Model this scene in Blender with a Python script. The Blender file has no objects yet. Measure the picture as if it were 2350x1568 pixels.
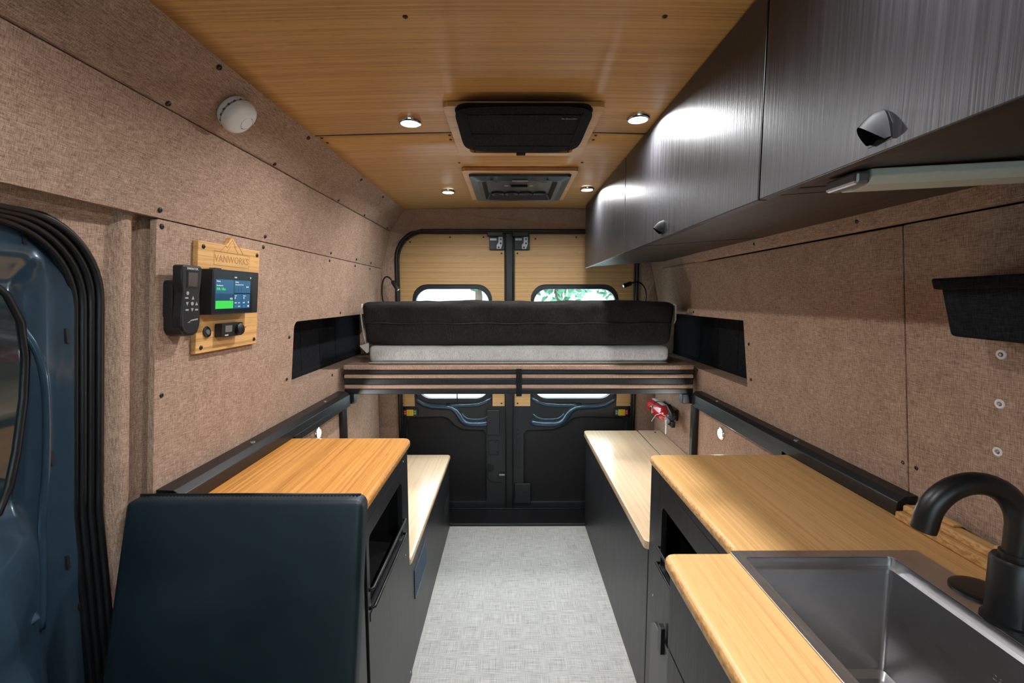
import bpy, bmesh, math, random
from mathutils import Vector, Matrix
from mathutils.geometry import tessellate_polygon
random.seed(7)
PI = math.pi
sc = bpy.context.scene
COL = sc.collection

# ------------------------------------------------------------------ camera, world, exposure
FPX = 1044.0
cam_d = bpy.data.cameras.new('camera'); cam = bpy.data.objects.new('camera', cam_d); COL.objects.link(cam)
cam_d.sensor_width = 36.0; cam_d.lens = FPX / 2350.0 * 36.0; cam_d.clip_start = 0.02
cam.location = (0, 0, 1.39)
cam.rotation_euler = (PI / 2 - math.atan(101 / FPX), 0, -math.atan(5 / FPX))
sc.camera = cam
sc.view_settings.view_transform = 'Standard'
sc.view_settings.look = 'None'
sc.view_settings.gamma = 1.0
sc.view_settings.use_curve_mapping = False
sc.view_settings.exposure = 0.0
world = bpy.data.worlds.new('overcast_sky'); sc.world = world; world.use_nodes = True
wn = world.node_tree.nodes; bg = wn['Background']
bg.inputs['Color'].default_value = (0.74, 0.92, 1.0, 1); bg.inputs['Strength'].default_value = 7.0
LED_W = 6.6
PUCK_W = 2.6
BAR_W = 3.8
LED_COL = (0.98, 0.985, 1.0)
LED_SPREAD = math.radians(166)

# ------------------------------------------------------------------ materials
MAT = {}
class NT:
    def __init__(s, name):
        s.m = bpy.data.materials.new(name); s.m.use_nodes = True
        s.t = s.m.node_tree; s.b = s.t.nodes['Principled BSDF']
    def n(s, typ, **kw):
        nd = s.t.nodes.new(typ)
        for k, v in kw.items():
            if k.startswith('i_'):
                nd.inputs[k[2:].replace('_', ' ')].default_value = v
            else: setattr(nd, k, v)
        return nd
    def l(s, a, b): s.t.links.new(a, b)
    def coords(s, scale):
        tc = s.n('ShaderNodeTexCoord'); mp = s.n('ShaderNodeMapping')
        mp.inputs['Scale'].default_value = scale; s.l(tc.outputs['Object'], mp.inputs['Vector']); return mp.outputs['Vector']
    def noise(s, scale, detail=2.0, rough=0.5):
        nd = s.n('ShaderNodeTexNoise'); nd.inputs['Scale'].default_value = 1.0
        nd.inputs['Detail'].default_value = detail; nd.inputs['Roughness'].default_value = rough
        s.l(s.coords(scale), nd.inputs['Vector']); return nd.outputs['Fac']
    def math(s, op, a, b=None, c=None):
        nd = s.n('ShaderNodeMath', operation=op)
        for i, v in enumerate((a, b, c)):
            if v is None: continue
            if isinstance(v, (int, float)): nd.inputs[i].default_value = v
            else: s.l(v, nd.inputs[i])
        return nd.outputs[0]
    def ramp(s, f, stops):
        nd = s.n('ShaderNodeValToRGB'); cr = nd.color_ramp
        while len(cr.elements) < len(stops): cr.elements.new(0.5)
        for e, (p, c) in zip(cr.elements, stops): e.position = p; e.color = (*c, 1)
        s.l(f, nd.inputs['Fac']); return nd.outputs['Color']
    def mix(s, f, a, b, mode='MIX'):
        nd = s.n('ShaderNodeMix', data_type='RGBA', blend_type=mode)
        for i, v in ((0, f), (6, a), (7, b)):
            if isinstance(v, (int, float)): nd.inputs[i].default_value = v
            elif isinstance(v, tuple): nd.inputs[i].default_value = (*v, 1)
            else: s.l(v, nd.inputs[i])
        return nd.outputs[2]
    def bump(s, h, strength, dist=0.001):
        nd = s.n('ShaderNodeBump'); nd.inputs['Strength'].default_value = strength; nd.inputs['Distance'].default_value = dist
        s.l(h, nd.inputs['Height']); s.l(nd.outputs['Normal'], s.b.inputs['Normal'])
    def set(s, **kw):
        for k, v in kw.items():
            k = k.replace('_', ' ')
            if isinstance(v, tuple) and len(v) == 3: v = (*v, 1)
            if hasattr(v, 'is_linked'): s.l(v, s.b.inputs[k])
            else: s.b.inputs[k].default_value = v
        return s
    def done(s, key): MAT[key] = s.m; return s.m

def plain(key, col, rough=0.5, metal=0.0, **kw):
    t = NT(key); v = t.noise((90, 90, 90), 2)
    c = t.mix(t.math('MULTIPLY', v, 0.5), tuple(x * 0.86 for x in col), tuple(min(1, x * 1.14) for x in col))
    t.set(Base_Color=c, Roughness=rough, Metallic=metal)
    for k, x in kw.items(): t.set(**{k: x})
    return t.done(key)

def fabric(key, dark, mid, light, fine=1.0):
    t = NT(key)
    a = t.noise((330 * fine, 45 * fine, 620 * fine), 2, 0.6)      # threads along y
    b = t.noise((330 * fine, 620 * fine, 45 * fine), 2, 0.6)      # threads along z
    c = t.noise((14, 14, 14), 3, 0.6)
    s = t.math('ADD', t.math('MULTIPLY', a, 0.5), t.math('MULTIPLY', b, 0.5))
    s2 = t.math('ADD', s, t.math('MULTIPLY', t.math('SUBTRACT', c, 0.5), 0.13))
    col = t.ramp(s2, [(0.36, dark), (0.50, mid), (0.64, light)])
    t.set(Base_Color=col, Roughness=0.95, Specular_IOR_Level=0.12)
    t.bump(s, 0.55, 0.0012)
    return t.done(key)
fabric('fabric', (0.190, 0.120, 0.084), (0.340, 0.228, 0.163), (0.49, 0.348, 0.262), 1.15)
fabric('fabric_grey', (0.27, 0.26, 0.25), (0.42, 0.41, 0.39), (0.55, 0.54, 0.52), 1.3)
fabric('fabric_dark', (0.008, 0.0075, 0.007), (0.015, 0.0138, 0.0125), (0.030, 0.028, 0.025), 1.3)
fabric('canvas_black', (0.004, 0.005, 0.006), (0.010, 0.011, 0.013), (0.020, 0.021, 0.024), 1.0)

def bamboo(key, grain, cross, base, strip=0.006, gloss=0.35, contrast=1.0, coat=0.0, edge=0.0):
    """fine strips that run along the axis `grain`, stacked along the axis `cross`"""
    t = NT(key); ax = 'XYZ'
    tc = t.n('ShaderNodeTexCoord'); sp = t.n('ShaderNodeSeparateXYZ'); t.l(tc.outputs['Object'], sp.inputs[0])
    cr = sp.outputs[ax.index(cross)]
    sid = t.math('FLOOR', t.math('DIVIDE', cr, strip))
    wnz = t.n('ShaderNodeTexWhiteNoise', noise_dimensions='1D'); t.l(sid, wnz.inputs['W'])
    sc1 = [420.0] * 3; sc1[ax.index(grain)] = 4.0
    sc2 = [210.0] * 3; sc2[ax.index(grain)] = 20.0
    sc3 = [26.0] * 3; sc3[ax.index(grain)] = 1.6
    f1 = t.noise(tuple(sc1), 3, 0.6); f2 = t.noise(tuple(sc2), 2, 0.5); f3 = t.noise(tuple(sc3), 2, 0.5)
    s = t.math('ADD', t.math('MULTIPLY', wnz.outputs['Value'], 0.20), t.math('MULTIPLY', f1, 0.62))
    s = t.math('ADD', s, t.math('MULTIPLY', f3, 0.12))
    k = contrast
    lo = (base[0] * (1 - .42 * k), base[1] * (1 - .50 * k), base[2] * (1 - .58 * k))
    hi = (min(1, base[0] * (1 + .18 * k)), min(1, base[1] * (1 + .22 * k)), min(1, base[2] * (1 + .30 * k)))
    col = t.ramp(s, [(0.30, lo), (0.50, base), (0.72, hi)])
    fl = t.ramp(f2, [(0.62, (0, 0, 0)), (0.74, (1, 1, 1))])
    col = t.mix(t.math('MULTIPLY', fl, 0.55 * k), col, (base[0] * .45, base[1] * .36, base[2] * .25))
    if edge:
        # laminations that show as short blocks on the rounded edge
        geo = t.n('ShaderNodeNewGeometry'); sn = t.n('ShaderNodeSeparateXYZ'); t.l(geo.outputs['True Normal'], sn.inputs[0])
        side = t.ramp(t.math('ABSOLUTE', sn.outputs[2]), [(0.45, (1, 1, 1)), (0.97, (0, 0, 0))])
        blk = t.ramp(t.noise((60, 75, 160), 2, 0.6), [(0.44, (0, 0, 0)), (0.60, (1, 1, 1))])
        col = t.mix(t.math('MULTIPLY', t.math('MULTIPLY', side, blk), edge), col, (base[0] * .50, base[1] * .40, base[2] * .28))
    t.set(Base_Color=col, Roughness=gloss)
    if coat: t.set(Coat_Weight=coat, Coat_Roughness=0.18)
    t.bump(f1, 0.06, 0.0006)
    return t.done(key)
bamboo('bamboo_ceiling', 'X', 'Y', (0.60, 0.318, 0.098), 0.004, 0.40, 0.7)
bamboo('bamboo_door', 'X', 'Z', (0.53, 0.32, 0.125), 0.005, 0.5, 0.6)
bamboo('bamboo_left', 'Y', 'X', (0.62, 0.285, 0.070), 0.008, 0.34, 0.8, 0.0, 0.55)
bamboo('bamboo_right', 'Y', 'X', (0.66, 0.385, 0.150), 0.006, 0.36, 0.5, 0.0, 0.7)
bamboo('bamboo_bench_lit', 'Y', 'X', (0.72, 0.545, 0.355), 0.010, 0.30, 0.35, 0.8, 0.5)  # bench lids: white light under the bed is painted in as a paler base
bamboo('bamboo_board', 'Y', 'Z', (0.65, 0.37, 0.135), 0.008, 0.4, 0.8)
bamboo('bamboo_edge', 'X', 'Y', (0.42, 0.20, 0.06), 0.004, 0.45)

def laminate(key, lo, hi, rough=0.4, grain='Z', bump=0.25):
    t = NT(key); i = 'XYZ'.index(grain)
    s1 = [240.0] * 3; s1[i] = 5.0
    s2 = [60.0] * 3; s2[i] = 2.0
    a = t.noise(tuple(s1), 3, 0.6); b = t.noise(tuple(s2), 2)
    s = t.math('ADD', t.math('MULTIPLY', a, 0.6), t.math('MULTIPLY', b, 0.4))
    t.set(Base_Color=t.ramp(s, [(0.3, lo), (0.7, hi)]), Roughness=t.math('ADD', t.math('MULTIPLY', a, 0.22), rough - 0.11))
    t.bump(a, bump, 0.0008)
    return t.done(key)
laminate('laminate_black', (0.007, 0.0073, 0.0085), (0.019, 0.0192, 0.021), 0.40)
laminate('laminate_upper', (0.009, 0.009, 0.011), (0.026, 0.026, 0.029), 0.36, 'Z', 0.4)
laminate('laminate_under', (0.024, 0.018, 0.014), (0.050, 0.038, 0.030), 0.45, 'Y', 0.1)

def floor_mat():
    t = NT('woven_vinyl')
    a = t.noise((12, 560, 50), 4, 0.75); b = t.noise((560, 12, 50), 4, 0.75); w = t.noise((7, 7, 7), 3)
    s = t.math('ADD', t.math('MULTIPLY', a, 0.58), t.math('MULTIPLY', b, 0.42))
    s2 = t.math('ADD', s, t.math('MULTIPLY', t.math('SUBTRACT', w, 0.5), 0.03))
    t.set(Base_Color=t.ramp(s2, [(0.37, (0.13, 0.128, 0.118)), (0.485, (0.38, 0.372, 0.347)), (0.61, (0.57, 0.56, 0.53))]),
          Roughness=0.55)
    t.bump(s, 0.3, 0.0008)
    return t.done('woven_vinyl')
floor_mat()

def leather():
    t = NT('leather'); a = t.noise((420, 420, 420), 3, 0.6); b = t.noise((9, 9, 9), 3)
    c = t.mix(b, (0.002, 0.007, 0.010), (0.006, 0.019, 0.024))  # teal sheen of the cool front light is mixed into this base colour
    t.set(Base_Color=c, Roughness=t.math('ADD', t.math('MULTIPLY', b, 0.2), 0.36))
    t.bump(a, 0.16, 0.0008); return t.done('leather')
leather()

def steel():
    t = NT('brushed_steel'); a = t.noise((500, 14, 500), 3, 0.6); b = t.noise((20, 20, 20), 2)
    t.set(Base_Color=t.mix(b, (0.52, 0.52, 0.53), (0.66, 0.66, 0.67)), Metallic=1.0,
          Roughness=t.math('ADD', t.math('MULTIPLY', a, 0.18), 0.22))
    t.bump(a, 0.05, 0.0004); return t.done('brushed_steel')
steel()
plain('paint_blue', (0.040, 0.078, 0.115), 0.22, 0.45, Coat_Weight=0.6, Coat_Roughness=0.08)
plain('paint_dark', (0.020, 0.0215, 0.023), 0.36, 0.2)
plain('door_recess', (0.0035, 0.0035, 0.0035), 0.7)
plain('metal_black', (0.007, 0.007, 0.008), 0.38, 0.0)
plain('metal_matt_black', (0.008, 0.009, 0.010), 0.38, 0.0)
plain('pull_black', (0.008, 0.008, 0.009), 0.6, 0.0, Specular_IOR_Level=0.2)
plain('plastic_black', (0.012, 0.012, 0.013), 0.42)
plain('plastic_grey', (0.10, 0.10, 0.10), 0.45)
plain('rubber', (0.0045, 0.0045, 0.005), 0.42)
plain('screw_black', (0.010, 0.009, 0.008), 0.45)
plain('chrome', (0.75, 0.75, 0.76), 0.15, 1.0)
plain('dull_metal', (0.33, 0.33, 0.34), 0.4, 0.9)
plain('white_plastic', (0.74, 0.73, 0.71), 0.4)
plain('tube_white', (0.55, 0.58, 0.52), 0.35)
plain('red_paint', (0.52, 0.012, 0.022), 0.2, 0.0, Coat_Weight=0.5)
plain('red', (0.55, 0.02, 0.03), 0.4)
plain('green', (0.02, 0.22, 0.12), 0.4)
plain('yellow', (0.72, 0.46, 0.02), 0.4)
plain('label_white', (0.62, 0.68, 0.75), 0.5)
plain('print_white', (0.6, 0.6, 0.6), 0.5)
plain('print_grey', (0.30, 0.30, 0.30), 0.5)
plain('lcd', (0.065, 0.042, 0.030), 0.25)
plain('lcd_grey', (0.14, 0.14, 0.12), 0.25)
plain('engraving', (0.40, 0.20, 0.065), 0.6)
plain('vent_blue', (0.035, 0.055, 0.085), 0.35)
plain('asphalt', (0.52, 0.52, 0.50), 0.9)
plain('facade', (0.74, 0.74, 0.72), 0.8)
plain('facade_glass', (0.34, 0.42, 0.44), 0.2)
plain('bark', (0.10, 0.07, 0.05), 0.9)
plain('leaf', (0.09, 0.25, 0.14), 0.6)
plain('copper', (0.62, 0.26, 0.16), 0.3, 0.8)

def emit(key, col, strength):
    t = NT(key); t.set(Base_Color=(0, 0, 0), Emission_Color=col, Emission_Strength=strength, Roughness=0.3); return t.done(key)
emit('led', (1, 0.98, 0.95), 14.0)
emit('screen_black', (0.010, 0.014, 0.020), 0.6)
emit('screen_blue', (0.035, 0.14, 0.27), 0.9)
emit('screen_deep', (0.02, 0.075, 0.15), 0.9)
emit('screen_green', (0.07, 0.85, 0.10), 0.9)
emit('screen_white', (0.7, 0.8, 0.85), 0.9)
emit('screen_accent', (0.03, 0.25, 0.75), 1.0)
def glass(key, tint=(1, 1, 1)):
    t = NT(key); t.set(Base_Color=tint, Roughness=0.0, IOR=1.1, Transmission_Weight=1.0); return t.done(key)
glass('pane_glass', (0.93, 0.97, 0.97))
def dark_glass():
    t = NT('dark_glass'); t.set(Base_Color=(0.012, 0.022, 0.024), Roughness=0.06, Coat_Weight=0.5); return t.done('dark_glass')
dark_glass()

# ------------------------------------------------------------------ mesh helpers (world coordinates)
def rrect(u0, u1, v0, v1, r, seg=5, rs=None):
    """rounded rectangle; rs = radii of corners (u0v0, u1v0, u1v1, u0v1)"""
    rs = rs or (r, r, r, r); out = []
    for (cu, cv, a0, rr) in ((u0, v0, PI, rs[0]), (u1, v0, 1.5 * PI, rs[1]), (u1, v1, 0, rs[2]), (u0, v1, .5 * PI, rs[3])):
        if rr <= 1e-6: out.append((cu, cv)); continue
        ou = cu + (rr if cu == u0 else -rr); ov = cv + (rr if cv == v0 else -rr)
        for k in range(seg + 1):
            a = a0 + .5 * PI * k / seg
            out.append((ou + rr * math.cos(a), ov + rr * math.sin(a)))
    return out

class B:
    def __init__(s): s.bm = bmesh.new()
    def face(s, vs):
        try: return s.bm.faces.new(vs)
        except ValueError: return None
    def box(s, x0, x1, y0, y1, z0, z1):
        v = [s.bm.verts.new((x, y, z)) for x in (x0, x1) for y in (y0, y1) for z in (z0, z1)]
        for q in ((0, 1, 3, 2), (4, 6, 7, 5), (0, 4, 5, 1), (2, 3, 7, 6), (0, 2, 6, 4), (1, 5, 7, 3)): s.face([v[i] for i in q])
        return s
    def hexa(s, lo, hi):
        a = [s.bm.verts.new(p) for p in lo]; b = [s.bm.verts.new(p) for p in hi]; n = len(a)
        s.face(a[::-1]); s.face(b)
        for i in range(n): s.face([a[i], a[(i + 1) % n], b[(i + 1) % n], b[i]])
        return s
    def plate(s, outer, holes, f, w0, w1):
        """2-D outline with holes; f(u,v,w) -> xyz; between depths w0 and w1"""
        loops = [outer] + list(holes); tri = tessellate_polygon([[Vector((u, v, 0)) for u, v in lp] for lp in loops])
        pts = [p for lp in loops for p in lp]
        a = [s.bm.verts.new(f(u, v, w0)) for u, v in pts]; b = [s.bm.verts.new(f(u, v, w1)) for u, v in pts]
        for t in tri: s.face([a[i] for i in t]); s.face([b[i] for i in reversed(t)])
        o = 0
        for lp in loops:
            n = len(lp)
            for i in range(n):
                j = (i + 1) % n; s.face([a[o + i], a[o + j], b[o + j], b[o + i]])
            o += n
        return s
    def slab(s, outer, z0, z1, r, holes=(), n=4):
        def area(p): return sum(p[i][0] * p[(i + 1) % len(p)][1] - p[(i + 1) % len(p)][0] * p[i][1] for i in range(len(p))) / 2
        P = list(outer) if area(outer) > 0 else list(outer)[::-1]
        q = [P[0]]
        for p in P[1:]:
            if math.hypot(p[0] - q[-1][0], p[1] - q[-1][1]) > 1e-6: q.append(p)
        if math.hypot(q[0][0] - q[-1][0], q[0][1] - q[-1][1]) < 1e-6: q.pop()
        P = q; m = len(P); N = []
        for i in range(m):
            a, b, c = P[i - 1], P[i], P[(i + 1) % m]
            d1 = Vector((b[0] - a[0], b[1] - a[1])).normalized(); d2 = Vector((c[0] - b[0], c[1] - b[1])).normalized()
            n1 = Vector((-d1.y, d1.x)); n2 = Vector((-d2.y, d2.x)); h = (n1 + n2).normalized(); N.append(h / max(.4, h.dot(n1)))
        def ring_(d, z): return [s.bm.verts.new((P[i][0] + N[i].x * d, P[i][1] + N[i].y * d, z)) for i in range(m)]
        prof_ = [(r * (1 - math.sin(.5 * PI * k / n)), z0 + r * (1 - math.cos(.5 * PI * k / n))) for k in range(n + 1)] + [(r * (1 - math.cos(.5 * PI * k / n)), z1 - r * (1 - math.sin(.5 * PI * k / n))) for k in range(n + 1)]
        rings = [ring_(d, z) for d, z in prof_]
        for a, b in zip(rings, rings[1:]):
            for i in range(m):
                f = s.face([a[i], a[(i + 1) % m], b[(i + 1) % m], b[i]])
                if f: f.smooth = True
        for rg, z in ((rings[0], z0), (rings[-1], z1)):
            lo = [[(v.co.x, v.co.y) for v in rg]] + [list(h) for h in holes]
            vs = list(rg) + [s.bm.verts.new((u, v, z)) for h in holes for u, v in h]
            for t in tessellate_polygon([[Vector((u, v, 0)) for u, v in l_] for l_ in lo]): s.face([vs[i] for i in t])
        return s
    def pz(s, outer, z0, z1, holes=()): return s.plate(outer, holes, lambda u, v, w: (u, v, w), z0, z1)
    def px(s, outer, x0, x1, holes=()): return s.plate(outer, holes, lambda u, v, w: (w, u, v), x0, x1)
    def py(s, outer, y0, y1, holes=()): return s.plate(outer, holes, lambda u, v, w: (u, w, v), y0, y1)
    def tube(s, path, r, seg=10, closed=False):
        P = [Vector(p) for p in path]; n = len(P); rings = []
        rr = r if isinstance(r, (list, tuple)) else [r] * n
        up = None
        for i, p in enumerate(P):
            if closed: t = (P[(i + 1) % n] - P[i - 1])
            else: t = P[min(i + 1, n - 1)] - P[max(i - 1, 0)]
            t.normalize()
            if up is None:
                up = Vector((0, 0, 1)) if abs(t.z) < 0.9 else Vector((1, 0, 0))
            up = (up - t * up.dot(t))
            if up.length < 1e-4: up = t.orthogonal()
            up.normalize(); sd = t.cross(up)
            rings.append([s.bm.verts.new(p + (up * math.cos(2 * PI * k / seg) + sd * math.sin(2 * PI * k / seg)) * rr[i]) for k in range(seg)])
        m = n if closed else n - 1
        for i in range(m):
            a, b = rings[i], rings[(i + 1) % n]
            for k in range(seg): s.face([a[k], a[(k + 1) % seg], b[(k + 1) % seg], b[k]])
        if not closed: s.face(rings[0][::-1]); s.face(rings[-1])
        return s
    def lathe(s, prof, org, axis, seg=24, caps=True):
        """prof = [(radius, height along axis)]"""
        ax = Vector(axis).normalized(); u = ax.orthogonal().normalized(); w = ax.cross(u); O = Vector(org); rings = []
        for r, h in prof:
            if r < 1e-6: rings.append([s.bm.verts.new(O + ax * h)]); continue
            rings.append([s.bm.verts.new(O + ax * h + (u * math.cos(2 * PI * k / seg) + w * math.sin(2 * PI * k / seg)) * r) for k in range(seg)])
        for a, b in zip(rings, rings[1:]):
            for k in range(seg):
                q = [a[k % len(a)], a[(k + 1) % len(a)], b[(k + 1) % len(b)], b[k % len(b)]]
                q2 = []
                for v in q:
                    if v not in q2: q2.append(v)
                if len(q2) > 2: s.face(q2)
        if caps and len(rings[0]) > 1: s.face(rings[0][::-1])
        if caps and len(rings[-1]) > 1: s.face(rings[-1])
        return s
    def grid(s, nu, nv, f):
        g = [[s.bm.verts.new(f(i / nu, j / nv)) for j in range(nv + 1)] for i in range(nu + 1)]
        for i in range(nu):
            for j in range(nv): s.face([g[i][j], g[i + 1][j], g[i + 1][j + 1], g[i][j + 1]])
        return s
    def build(s, name, mat, parent=None, bevel=0.0, seg=2, smooth=False, origin=None):
        bm = s.bm; bmesh.ops.recalc_face_normals(bm, faces=bm.faces[:])
        if smooth:
            for f in bm.faces: f.smooth = True
        if parent is not None: O = WLOC[parent.name]
        elif origin is not None: O = Vector(origin)
        else:
            xs = [v.co for v in bm.verts]
            O = Vector(((min(c.x for c in xs) + max(c.x for c in xs)) / 2, (min(c.y for c in xs) + max(c.y for c in xs)) / 2, min(c.z for c in xs)))
        for v in bm.verts: v.co -= O
        me = bpy.data.meshes.new(name); bm.to_mesh(me); bm.free()
        me.materials.append(MAT[mat])
        o = bpy.data.objects.new(name, me); COL.objects.link(o)
        if parent is not None: o.parent = parent
        else: o.location = O
        WLOC[o.name] = O.copy()
        if smooth == 'auto': pass
        if bevel:
            md = o.modifiers.new('bevel', 'BEVEL'); md.width = bevel; md.segments = seg; md.limit_method = 'ANGLE'; md.angle_limit = math.radians(40)
        return o
WLOC = {}

def bez(pts, n=16):
    P = [Vector(p) if len(p) == 3 else Vector((*p, 0)) for p in pts]; out = []
    for i in range(n + 1):
        t = i / n; Q = P[:]
        while len(Q) > 1: Q = [Q[k].lerp(Q[k + 1], t) for k in range(len(Q) - 1)]
        out.append(Q[0])
    return out

def smooth_by_angle(o, ang=40):
    me = o.data; bm = bmesh.new(); bm.from_mesh(me)
    for f in bm.faces: f.smooth = True
    for e in bm.edges:
        if len(e.link_faces) == 2 and e.calc_face_angle() > math.radians(ang): e.smooth = False
    bm.to_mesh(me); bm.free(); return o

def tag(o, label, cat, group=None):
    o['label'] = label; o['category'] = cat
    if group: o['group'] = group
    return o
def struct(o, label=None):
    o['kind'] = 'structure'
    if label: o['label'] = label
    return o
def thing(name, label, cat, loc, group=None):
    o = bpy.data.objects.new(name, None); COL.objects.link(o); o.location = loc; o.empty_display_size = 0.05
    WLOC[o.name] = Vector(loc); return tag(o, label, cat, group)
def lab(o, l): o['label'] = l; return o

# one shared mesh for the black dome screws
def screw_mesh():
    b = B(); b.lathe([(0.0062, 0), (0.0060, 0.0016), (0.0042, 0.003), (0.0022, 0.0034), (0.0020, 0.0022), (0, 0.0022)], (0, 0, 0), (0, 0, 1), 12)
    bmesh.ops.recalc_face_normals(b.bm, faces=b.bm.faces[:])
    me = bpy.data.meshes.new('screw'); b.bm.to_mesh(me); b.bm.free(); me.materials.append(MAT['screw_black']); return me
SCREW = screw_mesh()
def screw(parent, p, nrm, s=1.0, name='screw'):
    o = bpy.data.objects.new(name, SCREW); COL.objects.link(o); o.parent = parent
    o.location = Vector(p) - WLOC[parent.name]
    o.rotation_mode = 'QUATERNION'; o.rotation_quaternion = Vector(nrm).to_track_quat('Z', 'Y'); o.scale = (s, s, s)
    return o
def text(parent, body, size, mat, org, u, v, name='lettering', align='LEFT', depth=0.0004):
    """flat lettering: origin, reading direction u, up direction v"""
    cu = bpy.data.curves.new('t', 'FONT'); cu.body = body; cu.size = size; cu.align_x = align; cu.extrude = depth; cu.resolution_u = 2
    ob = bpy.data.objects.new('t', cu); COL.objects.link(ob)
    bpy.context.view_layer.update()
    me = bpy.data.meshes.new_from_object(ob.evaluated_get(bpy.context.evaluated_depsgraph_get()))
    bpy.data.objects.remove(ob); me.name = name; me.materials.clear(); me.materials.append(MAT[mat])
    u = Vector(u).normalized(); v = Vector(v).normalized(); w = u.cross(v)
    m = Matrix((u, v, w)).transposed().to_4x4(); m.translation = Vector(org) - WLOC[parent.name]
    me.transform(m)
    o = bpy.data.objects.new(name, me); COL.objects.link(o); o.parent = parent; WLOC[o.name] = WLOC[parent.name].copy(); return o

# interior wall profiles: x of the wall surface at height z
LP = [(0, -.835), (.93, -.838), (1.565, -.78), (1.783, -.715), (1.890, -.604)]
RP = [(0, .925), (.93, .932), (1.565, .862), (1.783, .80), (1.890, .692)]
def ZCE(x): return 1.903 - .031 * (x - .045) ** 2      # gently arched ceiling
YCE = 2.675                                            # rear end of the ceiling boards
def prof(P, z):
    for (z0, x0), (z1, x1) in zip(P, P[1:]):
        if z <= z1: return x0 + (x1 - x0) * (z - z0) / (z1 - z0)
    return P[-1][1]
def LX(z): return prof(LP, z)
def RX(z): return prof(RP, z)
def wall_n(P, z, sgn):
    d = (prof(P, z + .01) - prof(P, z - .01)) / .02
    return Vector((1 * sgn, 0, -d * sgn)).normalized()
YF, YR = -1.7, 2.80

# ================================================================== SETTING
# floor
fl = struct(B().box(-1.05, 1.15, YF, 2.655, -.04, 0).build('floor', 'woven_vinyl'))
# door sill behind the floor
sill = B(); sill.box(-.85, .95, 2.657, 2.90, -.05, .006)
sill = struct(sill.build('trim_1', 'metal_black'))
b = B(); b.box(-.85, .95, 2.655, 2.685, .001, .016); b.build('sill_edge_strip', 'metal_black', sill, 0.004)
b = B(); b.box(-.80, .90, 2.865, 2.885, .006, .014); b.build('rubber_lip', 'rubber', sill, 0.003)

# ---- left wall
WL = B(); WL.box(-1.12, -1.10, YF, 2.98, -.3, 2.0)
WL = struct(WL.build('wall_left', 'paint_dark', origin=(-1.11, .6, -.3)))
def lpan(name, outline, holes=(), t=.014, off=0.0, mat='fabric', par=None):
    b = B(); b.plate(outline, holes, lambda u, v, w: (LX(v) - off + w, u, v), 0, -t)
    return b.build(name, mat, par or WL, 0.004, 2)
lpan('side_panel', rrect(1.03, YR, .905, 1.5635, .006), [rrect(1.70, 2.74, 1.045, 1.300, .028)])
lpan('upper_panel', rrect(YF, YR, 1.5665, 1.7815, .004))
lpan('cove_panel', [(YF, 1.785), (YR, 1.785), (YCE + .04, 1.893), (YF, 1.893)])
b = B(); b.box(-.85, -.822, 1.02, YR, 0, .90); b.build('lower_panel', 'fabric', WL, .003)
# fabric wrapped pillar between the side panel and the sliding door
def pillar(sec, z0, z1, n, f):
    b = B(); zs = [z0 + (z1 - z0) * i / n for i in range(n + 1)]
    b.grid(len(sec) - 1, n, lambda a, c: (f(zs[round(c * n)]) + sec[round(a * (len(sec) - 1))][1], sec[round(a * (len(sec) - 1))][0], zs[round(c * n)]))
    return b
sec = [(1.060, -.030), (1.034, -.036), (1.022, -.046), (1.010, -.043), (1.000, -.030), (.990, -.022), (.976, -.020), (.966, -.026), (.958, -.040), (.954, -.058), (.950, -.085)]
o = pillar(sec, 0.0, 1.60, 32, lambda z: LX(z) - .022 * max(0, min(1, (.95 - z) / .20))).build('pillar_wrap', 'fabric', WL, smooth=True)
sec2 = [(1.62, -.02), (1.575, -.03), (1.555, -.036), (1.542, -.046), (1.535, -.065), (1.53, -.10)]
b = B(); b.grid(len(sec2) - 1, 1, lambda a, c: (LX(1.56) + sec2[round(a * 5)][1], YF + (1.02 - YF) * c, sec2[round(a * 5)][0]))
b.build('door_header_wrap', 'fabric', WL, smooth=True)
cw = [(.972, 1.25), (.972, 1.60), (.40, 1.60), (.40, 1.548), (.797, 1.546)] + [(.795 + .158 * math.cos(.5 * PI - .5 * PI * k / 12), 1.388 + .158 * math.sin(.5 * PI - .5 * PI * k / 12)) for k in range(13)] + [(.953, 1.25)]
b = B(); b.plate(cw, [], lambda u, v, w: (LX(v) - .047 + w, u, v), 0, -.008); b.build('door_corner_wrap', 'fabric', WL)
# flare recess (left)
def flare(root, f, sg, name):
    xo = f(1.17) + sg * .105
    b = B()
    for (za, zb) in ((1.03, 1.0445), (1.301, 1.315)):
        b.box(min(f(za), xo), max(f(za) , xo) , 1.66, 2.845, za, zb)
    for (ya, yb) in ((1.66, 1.697), (2.80, 2.845)):
        b.box(min(f(1.17) + sg * .014, xo), max(f(1.17) + sg * .014, xo), ya, yb, 1.045, 1.30)
    b.box(min(xo, xo + sg * .01), max(xo, xo + sg * .01), 1.66, 2.845, 1.03, 1.315)
    return b.build(name, 'fabric', root)
flare(WL, lambda z: LX(z) - .016, -1, 'window_reveal')
for (y, z) in ((1.034, 1.575 + .008), (1.469, 1.582), (2.002, 1.582), (2.33, 1.582), (2.57, 1.582)):
    screw(WL, (LX(z) , y, z), wall_n(LP, z, 1))
for (y, z) in ((1.045, 1.549), (1.467, 1.549), (2.0, 1.549), (2.327, 1.549), (2.57, 1.549), (2.16, 1.318), (1.665, 1.245), (1.66, 1.09), (2.10, 1.03), (1.052, 1.162)):
    screw(WL, (LX(z), y, z), wall_n(LP, z, 1))
for y in (.989, 1.418, 1.931, 2.268, 2.682): screw(WL, (LX(1.790), y, 1.790), wall_n(LP, 1.82, 1))
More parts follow.
